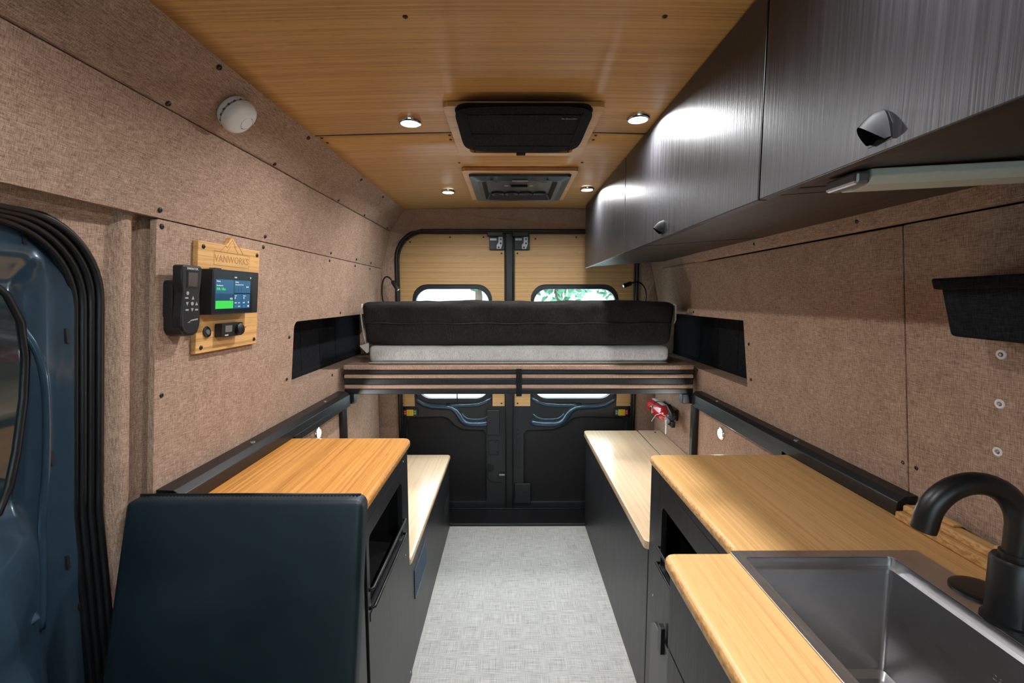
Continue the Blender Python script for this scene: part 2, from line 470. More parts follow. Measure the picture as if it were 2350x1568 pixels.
for y in (.60, 1.022, 1.452, 1.951, 2.277): screw(WL, (LX(1.877), y, 1.877), wall_n(LP, 1.85, 1))

# ---- right wall
WR = B(); WR.box(1.20, 1.22, YF, 2.98, -.3, 2.0)
WR = struct(WR.build('wall_right', 'paint_dark', origin=(1.21, .6, -.3)))
def rpan(name, outline, holes=(), t=.014):
    b = B(); b.plate(outline, holes, lambda u, v, w: (RX(v) + w, u, v), 0, t)
    return b.build(name, 'fabric', WR, 0.004, 2)
rpan('side_panel', [(1.018, .905), (2.78, .905), (2.78, 1.0455), (1.735, 1.0455), (1.735, 1.302), (2.30, 1.302), (2.22, 1.42), (2.13, 1.548), (1.018, 1.548)])
rpan('front_panel', rrect(YF, 1.014, .905, 1.548, .004))
b = B(); b.plate([(YF, 1.552), (2.13, 1.552), (2.13, 1.78), (YF, 1.78)], [], lambda u, v, w: (RX(v) - .010 + w, u, v), 0, .02); b.build('padded_strip', 'fabric', WR, .006)
b = B(); b.plate([(YF, 1.78), (YR, 1.78), (YCE + .04, 1.893), (YF, 1.893)], [], lambda u, v, w: (RX(v) + w, u, v), 0, .014); b.build('cove_panel', 'fabric', WR)
b = B(); b.plate([(2.02, 1.303), (YR, 1.303), (YR, 1.80), (2.02, 1.80)], [], lambda u, v, w: (RX(v) + .035 + w, u, v), 0, .01); b.build('rear_panel', 'fabric', WR)
b = B(); b.tube([(RX(1.545) + .012, 2.05, 1.548), (RX(1.545) + .012, 2.62, 1.548)], .012, 8); b.build('padded_edge', 'fabric', WR, smooth=True)
b = B(); b.box(.910, .935, 1.52, YR, 0, .90); b.build('lower_panel', 'fabric', WR, .003)
b = B(); b.box(.930, .95, YF, 1.52, 0, .90); b.build('back_board', 'laminate_black', WR)
flare(WR, lambda z: RX(z) + .016, 1, 'window_reveal')
for (y, z) in ((1.13, 1.575), (1.60, 1.575)): screw(WR, (RX(z) - .010, y, z), wall_n(RP, z, -1))
for (y, z) in ((1.03, 1.005), (.995, 1.005), (2.20, 1.32), (1.70, 1.215), (1.70, 1.08), (2.20, 1.035)): screw(WR, (RX(z), y, z), wall_n(RP, z, -1))

# ---- ceiling
CE = struct(B().box(-1.1, 1.2, YF, 2.98, 1.97, 1.99).build('ceiling', 'paint_dark', origin=(.04, .6, 1.97)))
yseam = 1.462
def ceil_panel(ys, notch_y, drop):
    b = B(); xs = [-.608 + (-.12 + .608) * k / 12 for k in range(12)] + [-.12 + .32 * k / 8 for k in range(8)] + [.20 + (.698 - .20) * k / 12 for k in range(13)]
    g = [[b.bm.verts.new((x, y, ZCE(x) - drop)) for y in ys] for x in xs]
    for i in range(len(xs) - 1):
        for j in range(len(ys) - 1):
            if -.121 < xs[i] < .199 and (ys[j], ys[j + 1]) == notch_y: continue
            b.face([g[i][j], g[i][j + 1], g[i + 1][j + 1], g[i + 1][j]])
    o = b.build('ceiling_panel', 'bamboo_ceiling', CE, smooth=True)
    md = o.modifiers.new('thick', 'SOLIDIFY'); md.thickness = .012; md.offset = -1 if o.data.polygons[0].normal.z < 0 else 1
    return o
ceil_panel([YF, 1.28, yseam], (1.28, yseam), .002)
ceil_panel([yseam + .012, 1.60, YCE], (yseam + .012, 1.60), 0)
for xa, xb in ((-.606, -.13), (.21, .69)):
    b = B(); b.hexa([(xa, yseam - .001, ZCE(xa)), (xa, yseam + .013, ZCE(xa)), (xb, yseam + .013, ZCE(xb)), (xb, yseam - .001, ZCE(xb))], [(xa, yseam - .001, ZCE(xa) + .02), (xa, yseam + .013, ZCE(xa) + .02), (xb, yseam + .013, ZCE(xb) + .02), (xb, yseam - .001, ZCE(xb) + .02)]); b.build('joint', 'door_recess', CE)
for p in ((-.19, .882), (.282, .879), (-.592, 1.490), (-.592, 1.535), (-.19, 1.495), (-.192, 1.535), (.272, 1.495), (.272, 1.535), (-.192, 1.79), (.275, 1.785)):
    screw(CE, (p[0], p[1], ZCE(p[0]) - (.002 if p[1] < 1.46 else 0)), (0, 0, -1), .8)

# ---- rear wall: fabric frame round the door opening
WRr = struct(B().box(-1.12, -1.10, 2.96, 2.98, -.3, 2.0).build('wall_rear', 'paint_dark', origin=(-1.11, 2.97, -.3)))
def frame_outline(iL, iR, izt, ir):
    out = [(LX(0) - .02, -.05)] + [(LX(z) - .02, z) for z in (0, .3, .6, .93, 1.2, 1.40, 1.565, 1.68, 1.783)]
    out += [(x, ZCE(x) + .004) for x in [-.625 + 1.335 * k / 14 for k in range(15)]]
    out += [(RX(z) + .06, z) for z in (1.783, 1.68, 1.565, 1.40, 1.2, .93, .6, .3, 0)] + [(RX(0) + .06, -.05)]
    inn = [(iR, -.05), (iR, .6), (iR, 1.2)] + [(iR - ir + ir * math.cos(.5 * PI * k / 8), izt - ir + ir * math.sin(.5 * PI * k / 8)) for k in range(9)]
    inn += [(iL + ir + (iR - iL - 2 * ir) * (1 - k / 12), izt) for k in range(1, 12)]
    inn += [(iL + ir + ir * math.cos(.5 * PI + .5 * PI * k / 8), izt - ir + ir * math.sin(.5 * PI + .5 * PI * k / 8)) for k in range(9)] + [(iL, 1.2), (iL, .6), (iL, -.05)]
    return out, inn
fo, fi = frame_outline(-.705, .795, 1.80, .17); fset = set(fi)
def frame_y(u, v):
    if (u, v) in fset or v < 1.5: return 2.852
    return prof([(1.5, 2.852), (1.783, 2.765), (1.86, 2.66), (1.92, YCE - .004)], v)
b = B(); b.plate(fo + fi, [], lambda u, v, w: (u, frame_y(u, v) + w, v), 0, .03)
b.build('frame_panel', 'fabric', WRr)
# door seal running round the rear opening
sp = [(-.700, 2.845, -.02), (-.700, 2.845, .8), (-.700, 2.845, 1.40)]
for k in range(9):
    a = PI - .5 * PI * k / 8; sp.append((-.53 + .17 * math.cos(a), 2.845, 1.63 + .17 * math.sin(a)))
for k in range(9):
    a = .5 * PI - .5 * PI * k / 8; sp.append((.62 + .17 * math.cos(a), 2.845, 1.63 + .17 * math.sin(a)))
sp += [(.79, 2.845, 1.40), (.79, 2.845, .8), (.79, 2.845, -.02)]
b = B(); b.tube(sp, .0105, 10); b.build('door_seal', 'rubber', WRr, smooth=True)
b = B(); b.tube([(x * .985, y + .012, z - .010) for x, y, z in sp], .006, 8); b.build('door_seal_lip', 'metal_black', WRr, smooth=True)

# ---- rear doors
def arc(cx, cz, r, a0, a1, n=6): return [(cx + r * math.cos(a0 + (a1 - a0) * k / n), cz + r * math.sin(a0 + (a1 - a0) * k / n)) for k in range(n + 1)]
def rear_door(nm, x0, x1, w0, w1, s, label):
    """x0..x1 door, w0..w1 window; s = +1 when the hinge is on the right"""
    def mx(u): return u
    xo, xi = (x0, x1) if s < 0 else (x1, x0)
    yD = 2.905
    r = B(); wh = rrect(w0, w1, .735, 1.447, .09, 6)
    shell_x0 = x0 - (.36 if s < 0 else 0); shell_x1 = x1 + (.36 if s > 0 else 0)
    r.py(rrect(shell_x0, shell_x1, -.35, 2.0, 0), yD + .03, yD + .045, [wh])
    root = struct(r.build(nm, 'paint_dark'), label)
    # pressed inner frame with a big recess low down
    fr = rrect(x0, x1, .0, 1.80, 0, 6, (0, 0, .17 if s > 0 else 0, .17 if s < 0 else 0))
    ix = x0 + .055 if s < 0 else x1 - .055            # outer edge of recess
    cx_ = x1 - .135 if s < 0 else x0 + .075           # inner edge of recess
    def q(t): return ix + (cx_ - ix) * t
    rec = [(q(0), .04), (q(1), .04), (q(1), .30), (q(1), .50), (q(.97), .525), (q(.72), .53), (q(.60), .56), (q(.52), .605), (q(.44), .615), (q(.04), .61), (q(0), .58)]
    if s > 0: rec = rec[::-1]
    b = B(); b.py(fr, yD, yD + .03, [wh, rec]); b.build('pressed_frame', 'paint_dark', root, .004)
    b = B(); b.py(rrect(min(ix, cx_) - .01, max(ix, cx_) + .01, .03, .64, .01), yD + .022, yD + .028); b.build('recess_skin', 'door_recess', root)
    # swept pressings below the window
    wx = (lambda t: w0 + (w1 - w0) * t) if s < 0 else (lambda t: w1 - (w1 - w0) * t)
    def sweep(pts, r0, name):
        b = B(); b.tube([(wx(t), yD + r0 * .45, z) for t, z in pts], r0 * 1.12, 14); b.build(name, 'paint_blue', root, smooth=True)
    sweep([(-.06, .760), (.02, .722), (.10, .698), (.20, .686), (.40, .682), (.47, .676), (.53, .655), (.57, .625), (.61, .592), (.66, .575), (.72, .568), (.88, .568), (.96, .572), (1.02, .590)], .021, 'pressing')
    sweep([(.40, .690), (.50, .692), (.70, .694), (.84, .700), (.94, .718), (1.02, .750)], .017, 'pressing')
    sweep([(.60, .650), (.63, .622), (.68, .603), (.76, .598), (.88, .600), (.95, .612), (1.0, .640)], .008, 'pressing')
    # window gasket and pane
    b = B(); b.py(rrect(w0 - .013, w1 + .013, .712, 1.457, .098, 7), yD - .012, yD + .02, [rrect(w0 + .004, w1 - .004, .739, 1.443, .088, 7)]); b.build('window_gasket', 'rubber', root, .005)
    b = B(); b.py(rrect(w0, w1, .735, 1.447, .09, 6), yD + .032, yD + .036); b.build('window_pane', 'pane_glass', root)
    # bamboo lining, open below the window
    l0, l1 = (x0 + .012, x1 - .012)
    c0, c1 = w0 - .016, w1 + .016
    zl = .690
    out = [(l0, zl), (c0, zl), (c0, 1.38)] + arc(c0 + .095, 1.378, .095, PI, PI / 2) + arc(c1 - .095, 1.378, .095, PI / 2, 0) + [(c1, zl), (l1, zl)]
    rt = .15
    if s < 0: out += [(l1, 1.785), (l0 + rt, 1.785)] + arc(l0 + rt, 1.785 - rt, rt, PI / 2, PI)[1:]
    else: out += arc(l1 - rt, 1.785 - rt, rt, 0, PI / 2) + [(l0, 1.785)]
    b = B(); b.py(out, yD - .014, yD - .001); wp = b.build('bamboo_lining', 'bamboo_door', root, .002)
    for (px, pz) in ((l0 + .02, .708), (l1 - .02, .708), (l0 + (.09 if s < 0 else .13), 1.755 if s > 0 else 1.735), ((l0 + l1) / 2, 1.765), (l1 - .13 if s < 0 else l1 - .12, 1.765), (xi + s * .03, 1.665)):
        screw(wp, (px, yD - .014, pz), (0, -1, 0), .9)
    # latch at the top inner corner
    lx0, lx1 = (x1 - .105, x1 - .012) if s < 0 else (x0 + .012, x0 + .105)
    b = B(); b.box(lx0, lx1, yD - .030, yD - .014, 1.685, 1.80); la = b.build('latch', 'metal_black', root, .003)
    b = B(); b.box(lx0 - .012, lx1 - .008, yD - .060, yD - .028, 1.765, 1.835); b.build('latch_cover', 'plastic_black', la, .004)
    pl = [(lx0 + .045, 1.69), (lx0 + .072, 1.69), (lx0 + .082, 1.72), (lx0 + .082, 1.765), (lx0 + .056, 1.765), (lx0 + .056, 1.73), (lx0 + .045, 1.715)]
    b = B(); b.py(pl, yD - .036, yD - .030); b.build('latch_plate', 'dull_metal', la, .001)
    b = B(); b.box(lx0 + .004, lx0 + .045, yD - .035, yD - .030, 1.742, 1.756); b.build('latch_arm', 'dull_metal', la, .001)
    for (hx, hz) in ((lx0 + .058, 1.70), (lx0 + .071, 1.725), (lx0 + .071, 1.75)):
        b = B(); b.lathe([(.006, 0), (.0055, .003), (0, .003)], (hx, yD - .036, hz), (0, -1, 0), 12); b.build('latch_pin', 'metal_black', la, smooth=False)
    # child lock indicator
    kx = x0 + .078 if s < 0 else x1 - .088
    b = B(); b.py(rrect(kx - .052, kx + .052, .616, .676, .012), yD - .006, yD); sw = b.build('lock_switch', 'rubber', root, .002)
    b = B(); b.py(rrect(kx - .022, kx + .022, .626, .666, .003), yD - .012, yD - .006); b.build('slider', 'yellow', sw, .002)
    b = B(); b.box(kx - .006, kx + .008, yD - .015, yD - .012, .632, .660); b.build('grip', 'yellow', sw, .001)
    for (m, a) in (('red', s), ('green', -s)):
        b = B(); b.box(kx + a * .032 - .009, kx + a * .032 + .009, yD - .008, yD - .006, .630, .662); b.build('indicator', m, sw)
        for dz in (.638, .652):
            b = B(); b.box(kx + a * .032 - .004, kx + a * .032 + .004, yD - .0088, yD - .008, dz, dz + .004); b.build('indicator_mark', 'print_white', sw)
    # inner edge stile with service holes
    if s < 0:
        b = B(); b.box(x1 - .128, x1 - .045, yD - .02, yD, .50, .665); b.build('service_box', 'plastic_black', root, .004)
        b = B(); b.py(rrect(x1 - .12, x1 - .05, .36, .46, .008), yD - .004, yD, [rrect(x1 - .116, x1 - .054, .364, .456, .006)]); b.build('stamped_outline', 'rubber', root)
        for (hx, hz) in ((x1 - .07, .445), (x1 - .06, .38)): screw(root, (hx, yD - .002, hz), (0, -1, 0), .8)
        b = B(); b.lathe([(.024, 0), (.024, .003), (0, .003)], (x1 - .105, yD, .27), (0, -1, 0), 18); b.build('access_hole', 'door_recess', root)
        b = B(); b.tube([(x1 - .12, yD - .002, .30), (x1 - .125, yD - .002, .20), (x1 - .10, yD - .002, .175), (x1 - .03, yD - .002, .172)], .003, 6); b.build('stamped_outline', 'rubber', root)
        b = B(); b.box(x1 - .05, x1 - .01, yD - .03, yD - .015, .228, .240); b.build('lock_bolt', 'dull_metal', root, .003)
        b = B(); b.tube([(w0 + .26, yD - .01, .70), (w0 + .26, yD - .02, .775)], .0035, 6); b.build('lock_pull', 'plastic_black', root)
    else:
        b = B(); b.py(rrect(x0 + .025, x0 + .048, .27, .50, .006), yD - .004, yD, [rrect(x0 + .029, x0 + .044, .274, .496, .004)]); b.build('stamped_outline', 'rubber', root)
        for hz in (.645, .53): screw(root, (x0 + .035, yD - .002, hz), (0, -1, 0), .8)
        b = B(); b.box(x0 + .01, x0 + .12, yD - .012, yD, .03, .17); b.build('corner_gusset', 'paint_dark', root, .01)
    return root
d1 = rear_door('door_1', -.725, -.022, -.600, -.128, -1, 'left rear van door with bamboo lining and window')
d2 = rear_door('door_2', .018, .815, .148, .675, 1, 'right rear van door with bamboo lining and window')
b = B(); b.box(-.028, .022, 2.868, 2.91, .0, 1.815); cs = b.build('centre_seal', 'rubber', WRr, .008)
b = B(); b.box(.022, .028, 2.872, 2.905, .68, 1.70); b.build('seal_lip', 'metal_black', WRr, .002)

# ---- sliding door (left)
D3 = B(); D3.box(-1.05, -1.02, -.5, 1.03, -.2, 1.62); D3 = struct(D3.build('door_3', 'paint_blue'), 'dark blue metal sliding side door with window')
def DX(z): return LX(z) - .072 - (.05 * max(0, (.85 - z) / .85))
def dgrid(f2, y0, y1, z0, z1, nu, nv):
    b = B(); b.grid(nu, nv, lambda a, c: f2(y0 + (y1 - y0) * a, z0 + (z1 - z0) * c)); return b
def door_surface(y, z):
    # inner pressing of the door: flange, step, belt bulge
    x = DX(z)
    t = max(0, min(1, (.918 - y) / .03)); x -= .018 * (t * t * (3 - 2 * t))
    t = max(0, min(1, (.875 - y) / .03)); x -= .030 * (t * t * (3 - 2 * t)) * max(0, min(1, (z - .90) / .10)) * max(0, min(1, (1.47 - z) / .05))
    t = max(0, min(1, (.98 - z) / .22)); t = t * t * (3 - 2 * t)
    u = max(0, min(1, (.86 - y) / .10)); x += .055 * t * u
    t2 = max(0, min(1, (.74 - z) / .10)); x += .05 * t2 * u
    return (x, y, z)
b = dgrid(door_surface, .30, .955, .2, 1.545, 60, 70); b.build('inner_skin', 'paint_blue', D3, smooth=True)
wd = [(.30, .98), (.77, .98), (.805, .995), (.825, 1.04), (.838, 1.10), (.852, 1.20), (.856, 1.28), (.848, 1.345), (.825, 1.395), (.785, 1.43), (.72, 1.45), (.30, 1.46)]
b = B(); b.plate(wd, [], lambda u, v, w: (DX(v) - .044 + w, u, v), .0, .008); b.build('window_pane', 'dark_glass', D3)
b = B(); b.tube([(DX(v) - .036, u, v) for u, v in wd[1:]], .007, 8); b.build('window_gasket', 'rubber', D3, smooth=True)
for (y, z, h, w) in ((.838, 1.497, .022, .006), (.906, 1.314, .030, .006), (.886, 1.071, .030, .006), (.902, .842, .030, .006), (.915, .735, .018, .006)):
    X = door_surface(y, z)[0]
    b = B(); b.px(rrect(y - w / 2, y + w / 2, z - h / 2, z + h / 2, .0025, 3), X - .003, X + .0025); b.build('slot', 'door_recess', D3)
X = door_surface(.880, 1.492)[0]
b = B(); b.px(rrect(.872, .888, 1.478, 1.506, .0078, 5), X - .003, X + .003); b.build('slot', 'door_recess', D3)
wr = bez([(.60, 1.478), (.80, 1.49), (.90, 1.43), (.905, 1.22), (.86, 1.02), (.875, .88), (.84, .74)], 40)
b = B(); b.tube([(door_surface(u, v)[0] + .001, u, v) for u, v in [(p.x, p.y) for p in wr]], .007, 8); b.build('pressing', 'paint_blue', D3, smooth=True)
b = B(); b.tube([(door_surface(.905, z)[0] - .004, .917, z) for z in [1.50 - .03 * i for i in range(30)]], .006, 8); b.build('pressing', 'paint_blue', D3, smooth=True)
b = B(); b.box(-.985, -.945, .70, .735, 1.02, 1.12); b.build('latch_housing', 'plastic_black', D3, .006)
b = B(); b.hexa([(-.985, .70, .80), (-.985, .83, .80), (-.90, .83, .775), (-.90, .72, .77)], [(-.985, .70, .845), (-.985, .83, .825), (-.945, .83, .82), (-.945, .71, .835)]); b.build('door_pull_ledge', 'paint_blue', D3, .006)
# rubber seal of the sliding door opening: ribbed jamb
def seal_path(off, y1, zt, r):
    p = [(LX(0) - off, y1, .0)] + [(LX(z) - off, y1, z) for z in (.2, .4, .6, .8, .93, 1.1, 1.25)]
    for k in range(13):
        a = .5 * PI * k / 12; z = zt - r + r * math.sin(a); p.append((LX(min(z, 1.565)) - off, y1 - r + r * math.cos(a), z))
    p += [(LX(zt) - off, .5, zt + .005), (LX(zt) - off, -.4, zt + .005)]
    return p
for (off, dy, r) in ((.050, .948, .007), (.060, .940, .007), (.068, .930, .007), (.078, .922, .008)):
    b = B(); b.tube(seal_path(off, dy, 1.540 - (.947 - dy) * .6, .155), r, 8); b.build('opening_seal', 'rubber', D3, smooth=True)

# ---- front end of the van, with the windscreen opening behind the camera
WF = B(); WF.py(rrect(-1.12, 1.22, -.3, 2.0, 0), YF - .02, YF, [rrect(-.70, .80, 1.0, 1.62, .08)])
WF = struct(WF.build('wall_front', 'fabric_dark'))
b = B(); b.py(rrect(-.72, .82, .98, 1.64, .09), YF - .012, YF - .008); b.build('windscreen', 'pane_glass', WF)

# ================================================================== FURNITURE
# ---- left galley cabinet
ZC = .89
def cabinet(name, label, xf, xb, y0, y1, sg, opening, seam):
    """hollow base unit; xf aisle face, xb wall side; sg = +1 if the face looks to -x"""
    t = thing(name, label, 'cabinet', ((xf + xb) / 2, (y0 + y1) / 2, 0))
    d = sg * .016
    b = B(); b.px(rrect(y0, y1, 0, .858, 0), xf, xf + d, [rrect(*opening, .018, 4)]); b.build('front_panel', 'laminate_black', t, .0015)
    b = B(); b.box(min(xf + d, xb), max(xf + d, xb), y0, y0 + .016, 0, .858); b.build('end_panel', 'laminate_black', t, .0015)
    b = B(); b.box(min(xf + d, xb), max(xf + d, xb), y1 - .016, y1, 0, .858); b.build('end_panel', 'laminate_black', t, .0015)
    b = B(); b.box(min(xb, xb - d), max(xb, xb - d), y0 + .016, y1 - .016, 0, .858); b.build('back_panel', 'laminate_black', t)
    b = B(); b.box(min(xf + d, xb - d), max(xf + d, xb - d), y0 + .016, y1 - .016, opening[2] - .03, opening[2] - .015); b.build('shelf', 'laminate_black', t)
    # two guard rails across the mouth of the nook
    for (z, xo) in ((opening[2] + .068, .010), (opening[2] + .018, .012)):
        b = B(); a = xf - sg * xo
        b.tube([(xf + sg * .004, opening[0] - .012, z - .004), (a, opening[0] - .006, z), (a, opening[1] + .004, z), (xf + sg * .004, opening[1] + .010, z - .004)], .0045, 8)
        b.build('guard_rail', 'metal_black', t, smooth=True)
    b = B(); b.box(min(xf - sg * .002, xf), max(xf - sg * .002, xf), opening[0] - .01, opening[1] + .006, opening[2] - .022, opening[2] + .0); b.build('lip', 'metal_black', t, .001)
    return t
cl = cabinet('base_cabinet', 'black wood-grain base cabinet with open nook behind the leather backrest', -.362, -.820, 1.092, 1.560, -1, (1.115, 1.470, .575, .778), True)
b = B(); b.box(-.3622, -.3612, 1.10, 1.55, .8215, .8235); b.build('seam', 'door_recess', cl)
for (y, z) in ((1.50, .835), (1.50, .50), (1.53, .035)):
    b = B(); b.lathe([(.004, 0), (.0035, .0015), (0, .0015)], (-.362, y, z), (1, 0, 0), 10); b.build('cam_cap', 'dull_metal', cl)
b = B(); b.slab(rrect(-.818, -.352, 1.078, 1.592, .0, 6, (.012, .012, .03, .012)), .862, ZC, .010); o = b.build('worktop', 'bamboo_left')
tag(o, 'orange bamboo worktop on the cabinet behind the leather backrest', 'worktop')
# ---- left bench
bl = thing('storage_bench', 'lower black storage bench with bamboo lid and slatted side vent', 'bench', (-.6, 2.10, 0))
b = B(); b.box(-.82, -.366, 1.564, 2.652, 0, .418); b.build('bench_box', 'laminate_black', bl, .003)
b = B(); b.slab(rrect(-.82, -.356, 1.564, 2.662, 0, 5, (.012, .014, .02, .012)), .420, .450, .010); b.build('lid', 'bamboo_bench_lit', bl)
b = B(); b.px(rrect(1.645, 1.885, .235, .352, .004), -.366, -.362, [rrect(1.655, 1.875, .243, .344, .003)]); g = b.build('vent', 'vent_blue', bl)
b = B(); b.box(-.3658, -.3652, 1.655, 1.875, .243, .344); b.build('vent_back', 'door_recess', g)
for k in range(9):
    z = .249 + k * .0107
    b = B(); b.hexa([(-.3655, 1.655, z + .006), (-.3655, 1.875, z + .006), (-.3655, 1.875, z + .0085), (-.3655, 1.655, z + .0085)], [(-.3605, 1.655, z), (-.3605, 1.875, z), (-.3605, 1.875, z + .0025), (-.3605, 1.655, z + .0025)]); b.build('vent_slat', 'vent_blue', g)
b = B(); b.box(-.3675, -.3645, 2.43, 2.60, .13, .225); b.build('finger_slot', 'door_recess', bl, .001)
# ---- right bench
br = thing('storage_bench', 'higher black storage bench with bamboo lid under the fire extinguisher', 'bench', (.68, 2.04, 0))
b = B(); b.box(.458, .905, 1.432, 2.668, 0, .558); b.build('bench_box', 'laminate_black', br, .003)
b = B(); b.slab(rrect(.445, .768, 1.425, 2.682, 0, 5, (.02, .004, .004, .022)), .560, .590, .0035); b.build('lid', 'bamboo_bench_lit', br)
b = B(); b.pz(rrect(.776, .905, 1.425, 2.682, .002), .560, .590); hs = b.build('hinge_board', 'bamboo_bench_lit', br, .002)
b = B(); b.box(.768, .776, 1.43, 2.676, .560, .584); b.build('piano_hinge', 'metal_black', br)
for y in (1.95, 2.64): screw(hs, (.865, y, .590), (0, 0, 1), 1.0)
# ---- right base cabinet with the nook
cr = cabinet('base_cabinet', 'black wood-grain base cabinet with open nook beside the higher bench', .458, .920, .870, 1.424, 1, (.955, 1.312, .565, .765), True)
b = B(); b.box(.4572, .4582, .88, 1.345, .832, .834); b.build('seam', 'door_recess', cr)
b = B(); b.lathe([(.004, 0), (.0035, .0015), (0, .0015)], (.458, 1.37, .44), (-1, 0, 0), 10); b.build('cam_cap', 'dull_metal', cr)
b = B(); b.px(rrect(1.19, 1.365, .06, .375, .045, 6), .452, .458); gp = b.build('perforated_panel', 'plastic_grey', cr, .003)
b = B(); b.px(rrect(1.235, 1.262, .345, .43, .006), .440, .452); b.build('latch_clip', 'metal_black', cr, .004)
# ---- sink cabinet
cs_ = thing('sink_cabinet', 'black wood-grain sink cabinet with drawer under the steel sink', 'cabinet', (.60, .25, 0))
b = B(); b.px(rrect(-.40, .842, 0, .858, 0), .318, .334); b.build('front_frame', 'laminate_black', cs_, .001)
b = B(); b.px(rrect(-.38, .836, .705, .850, .002), .312, .318); b.build('drawer_front', 'laminate_black', cs_, .0012)
b = B(); b.px(rrect(.24, .836, .02, .700, .002), .312, .318); b.build('door', 'laminate_black', cs_, .0012)
b = B(); b.px(rrect(-.38, .236, .02, .700, .002), .312, .318); b.build('door', 'laminate_black', cs_, .0012)
b = B(); b.box(.334, .92, .826, .842, 0, .858); b.build('end_panel', 'laminate_black', cs_, .001)
# ---- right worktop, L-shaped, with the sink cut-out
def corner(cx, cy, r, a0, a1, n=5): return [(cx + r * math.cos(a0 + (a1 - a0) * k / n), cy + r * math.sin(a0 + (a1 - a0) * k / n)) for k in range(n + 1)]
wt = [(.300, -.45), (.918, -.45), (.918, 1.415)] + corner(.445 + .022, 1.415 - .022, .022, PI / 2, PI) + corner(.445 - .02, .852 + .02, .02, 0, -PI / 2)[0:] + corner(.30 + .022, .852 - .022, .022, PI / 2, PI)
sk = (.452, .735, .372, .828)
b = B(); b.slab(wt, .862, ZC, .010, [rrect(sk[0] - .012, sk[1] + .012, sk[2] - .012, sk[3] + .012, .01)]); o = b.build('worktop', 'bamboo_right')
tag(o, 'honey bamboo L-shaped worktop around the steel sink', 'worktop')
# upstand at the wall
us = thing('upstand', 'bamboo upstand ledge on the worktop behind the faucet', 'upstand', (.885, .35, ZC))
b = B(); b.box(.872, .916, -.30, .985, ZC + .001, ZC + .020); b.build('base_strip', 'bamboo_right', us, .004)
b = B(); b.box(.884, .916, -.30, .980, ZC + .020, ZC + .036); b.build('top_strip', 'bamboo_right', us, .004)
for k in range(6):
    y = .93 - k * .13
    b = B(); b.box(.896, .916, y - .055, y, ZC + .036, ZC + .043); b.build('lip', 'bamboo_right', us, .003)

# ---- sink
sx0, sx1, sy0, sy1 = sk; zt = ZC + .0015; zb = .655
si = thing('sink', 'stainless steel square sink set in the bamboo worktop', 'sink', ((sx0 + sx1) / 2, (sy0 + sy1) / 2, zb))
b = B(); b.pz(rrect(.432, .802, .352, .850, .006), zt, zt + .0022, [rrect(sx0, sx1, sy0, sy1, .008, 4)]); b.build('rim', 'brushed_steel', si, .0008)
def ring(bm, lo, hi):
    a = [bm.bm.verts.new(p) for p in lo]; c = [bm.bm.verts.new(p) for p in hi]; n = len(a)
    for i in range(n): bm.face([a[i], a[(i + 1) % n], c[(i + 1) % n], c[i]])
def rl(d, z, r): return [(x, y, z) for x, y in rrect(sx0 + d, sx1 - d, sy0 + d, sy1 - d, r, 5)]
b = B(); ring(b, rl(0, zt + .001, .008), rl(0, zt - .016, .008)); ring(b, rl(0, zt - .016, .008), rl(.011, zt - .0165, .008)); ring(b, rl(.011, zt - .0165, .008), rl(.011, zt - .024, .010))
b.build('ledge', 'brushed_steel', si)
b = B(); ring(b, rl(.011, zt - .024, .010), rl(.008, zb + .012, .010)); ring(b, rl(.008, zb + .012, .010), rl(.018, zb + .001, .010))
bo = [(x, y, zb + .001) for x, y in rrect(sx0 + .018, sx1 - .018, sy0 + .018, sy1 - .018, .010, 5)]
b.face([b.bm.verts.new(p) for p in bo])
smooth_by_angle(b.build('bowl', 'brushed_steel', si), 50)
b = B(); b.lathe([(.045, 0), (.045, .002), (.036, .0025), (.034, .0005), (0, .0005)], ((sx0 + sx1) / 2, .50, zb + .0015), (0, 0, 1), 28); b.build('drain', 'chrome', si)
text(si, 'CASAINC', .012, 'dull_metal', (sx1 - .0105, .63, .82), (0, -1, 0), (0, 0, 1), 'stamp')

# ---- faucet
fx, fy = .766, .650; zf = zt + .0025
fa = thing('faucet', 'matt black gooseneck faucet beside the steel sink', 'faucet', (fx, fy, zf))
b = B(); b.lathe([(.033, 0), (.033, .004), (.029, .006), (.029, .098), (.0265, .103), (.020, .103), (.020, .112), (0, .112)], (fx, fy, zf), (0, 0, 1), 32); smooth_by_angle(b.build('body', 'metal_matt_black', fa))
R = .0655
pa = [(fx, fy, zf + .10), (fx, fy, zf + .13)] + [(fx - R + R * math.cos(PI * k / 18), fy + .012 * k / 18, 1.047 + R * math.sin(PI * k / 18)) for k in range(0, 19)] + [(fx - 2 * R - .002, fy + .013, 1.036)]
b = B(); b.tube(pa, .0165, 20); smooth_by_angle(b.build('spout', 'metal_matt_black', fa))
b = B(); b.lathe([(.018, 0), (.018, .030), (.0165, .034), (0, .034)], (fx + .022, fy - .010, zf + .055), (.85, -.5, .0), 20); hb = b.build('lever_hub', 'metal_matt_black', fa); smooth_by_angle(hb)
b = B(); b.tube([(fx + .052, fy - .026, zf + .06), (fx + .072, fy - .040, zf + .095), (fx + .085, fy - .050, zf + .125)], [.006, .0055, .005], 10); b.build('lever', 'metal_matt_black', hb, smooth=True)
# round black cover plate next to it
b = B(); b.lathe([(.041, 0), (.041, .003), (.038, .005), (.030, .0055), (0, .0055)], (.797, .722, zt + .0023), (0, 0, 1), 36)
tag(smooth_by_angle(b.build('hole_cover', 'metal_matt_black')), 'flat round black cover plate behind the faucet', 'cover plate')

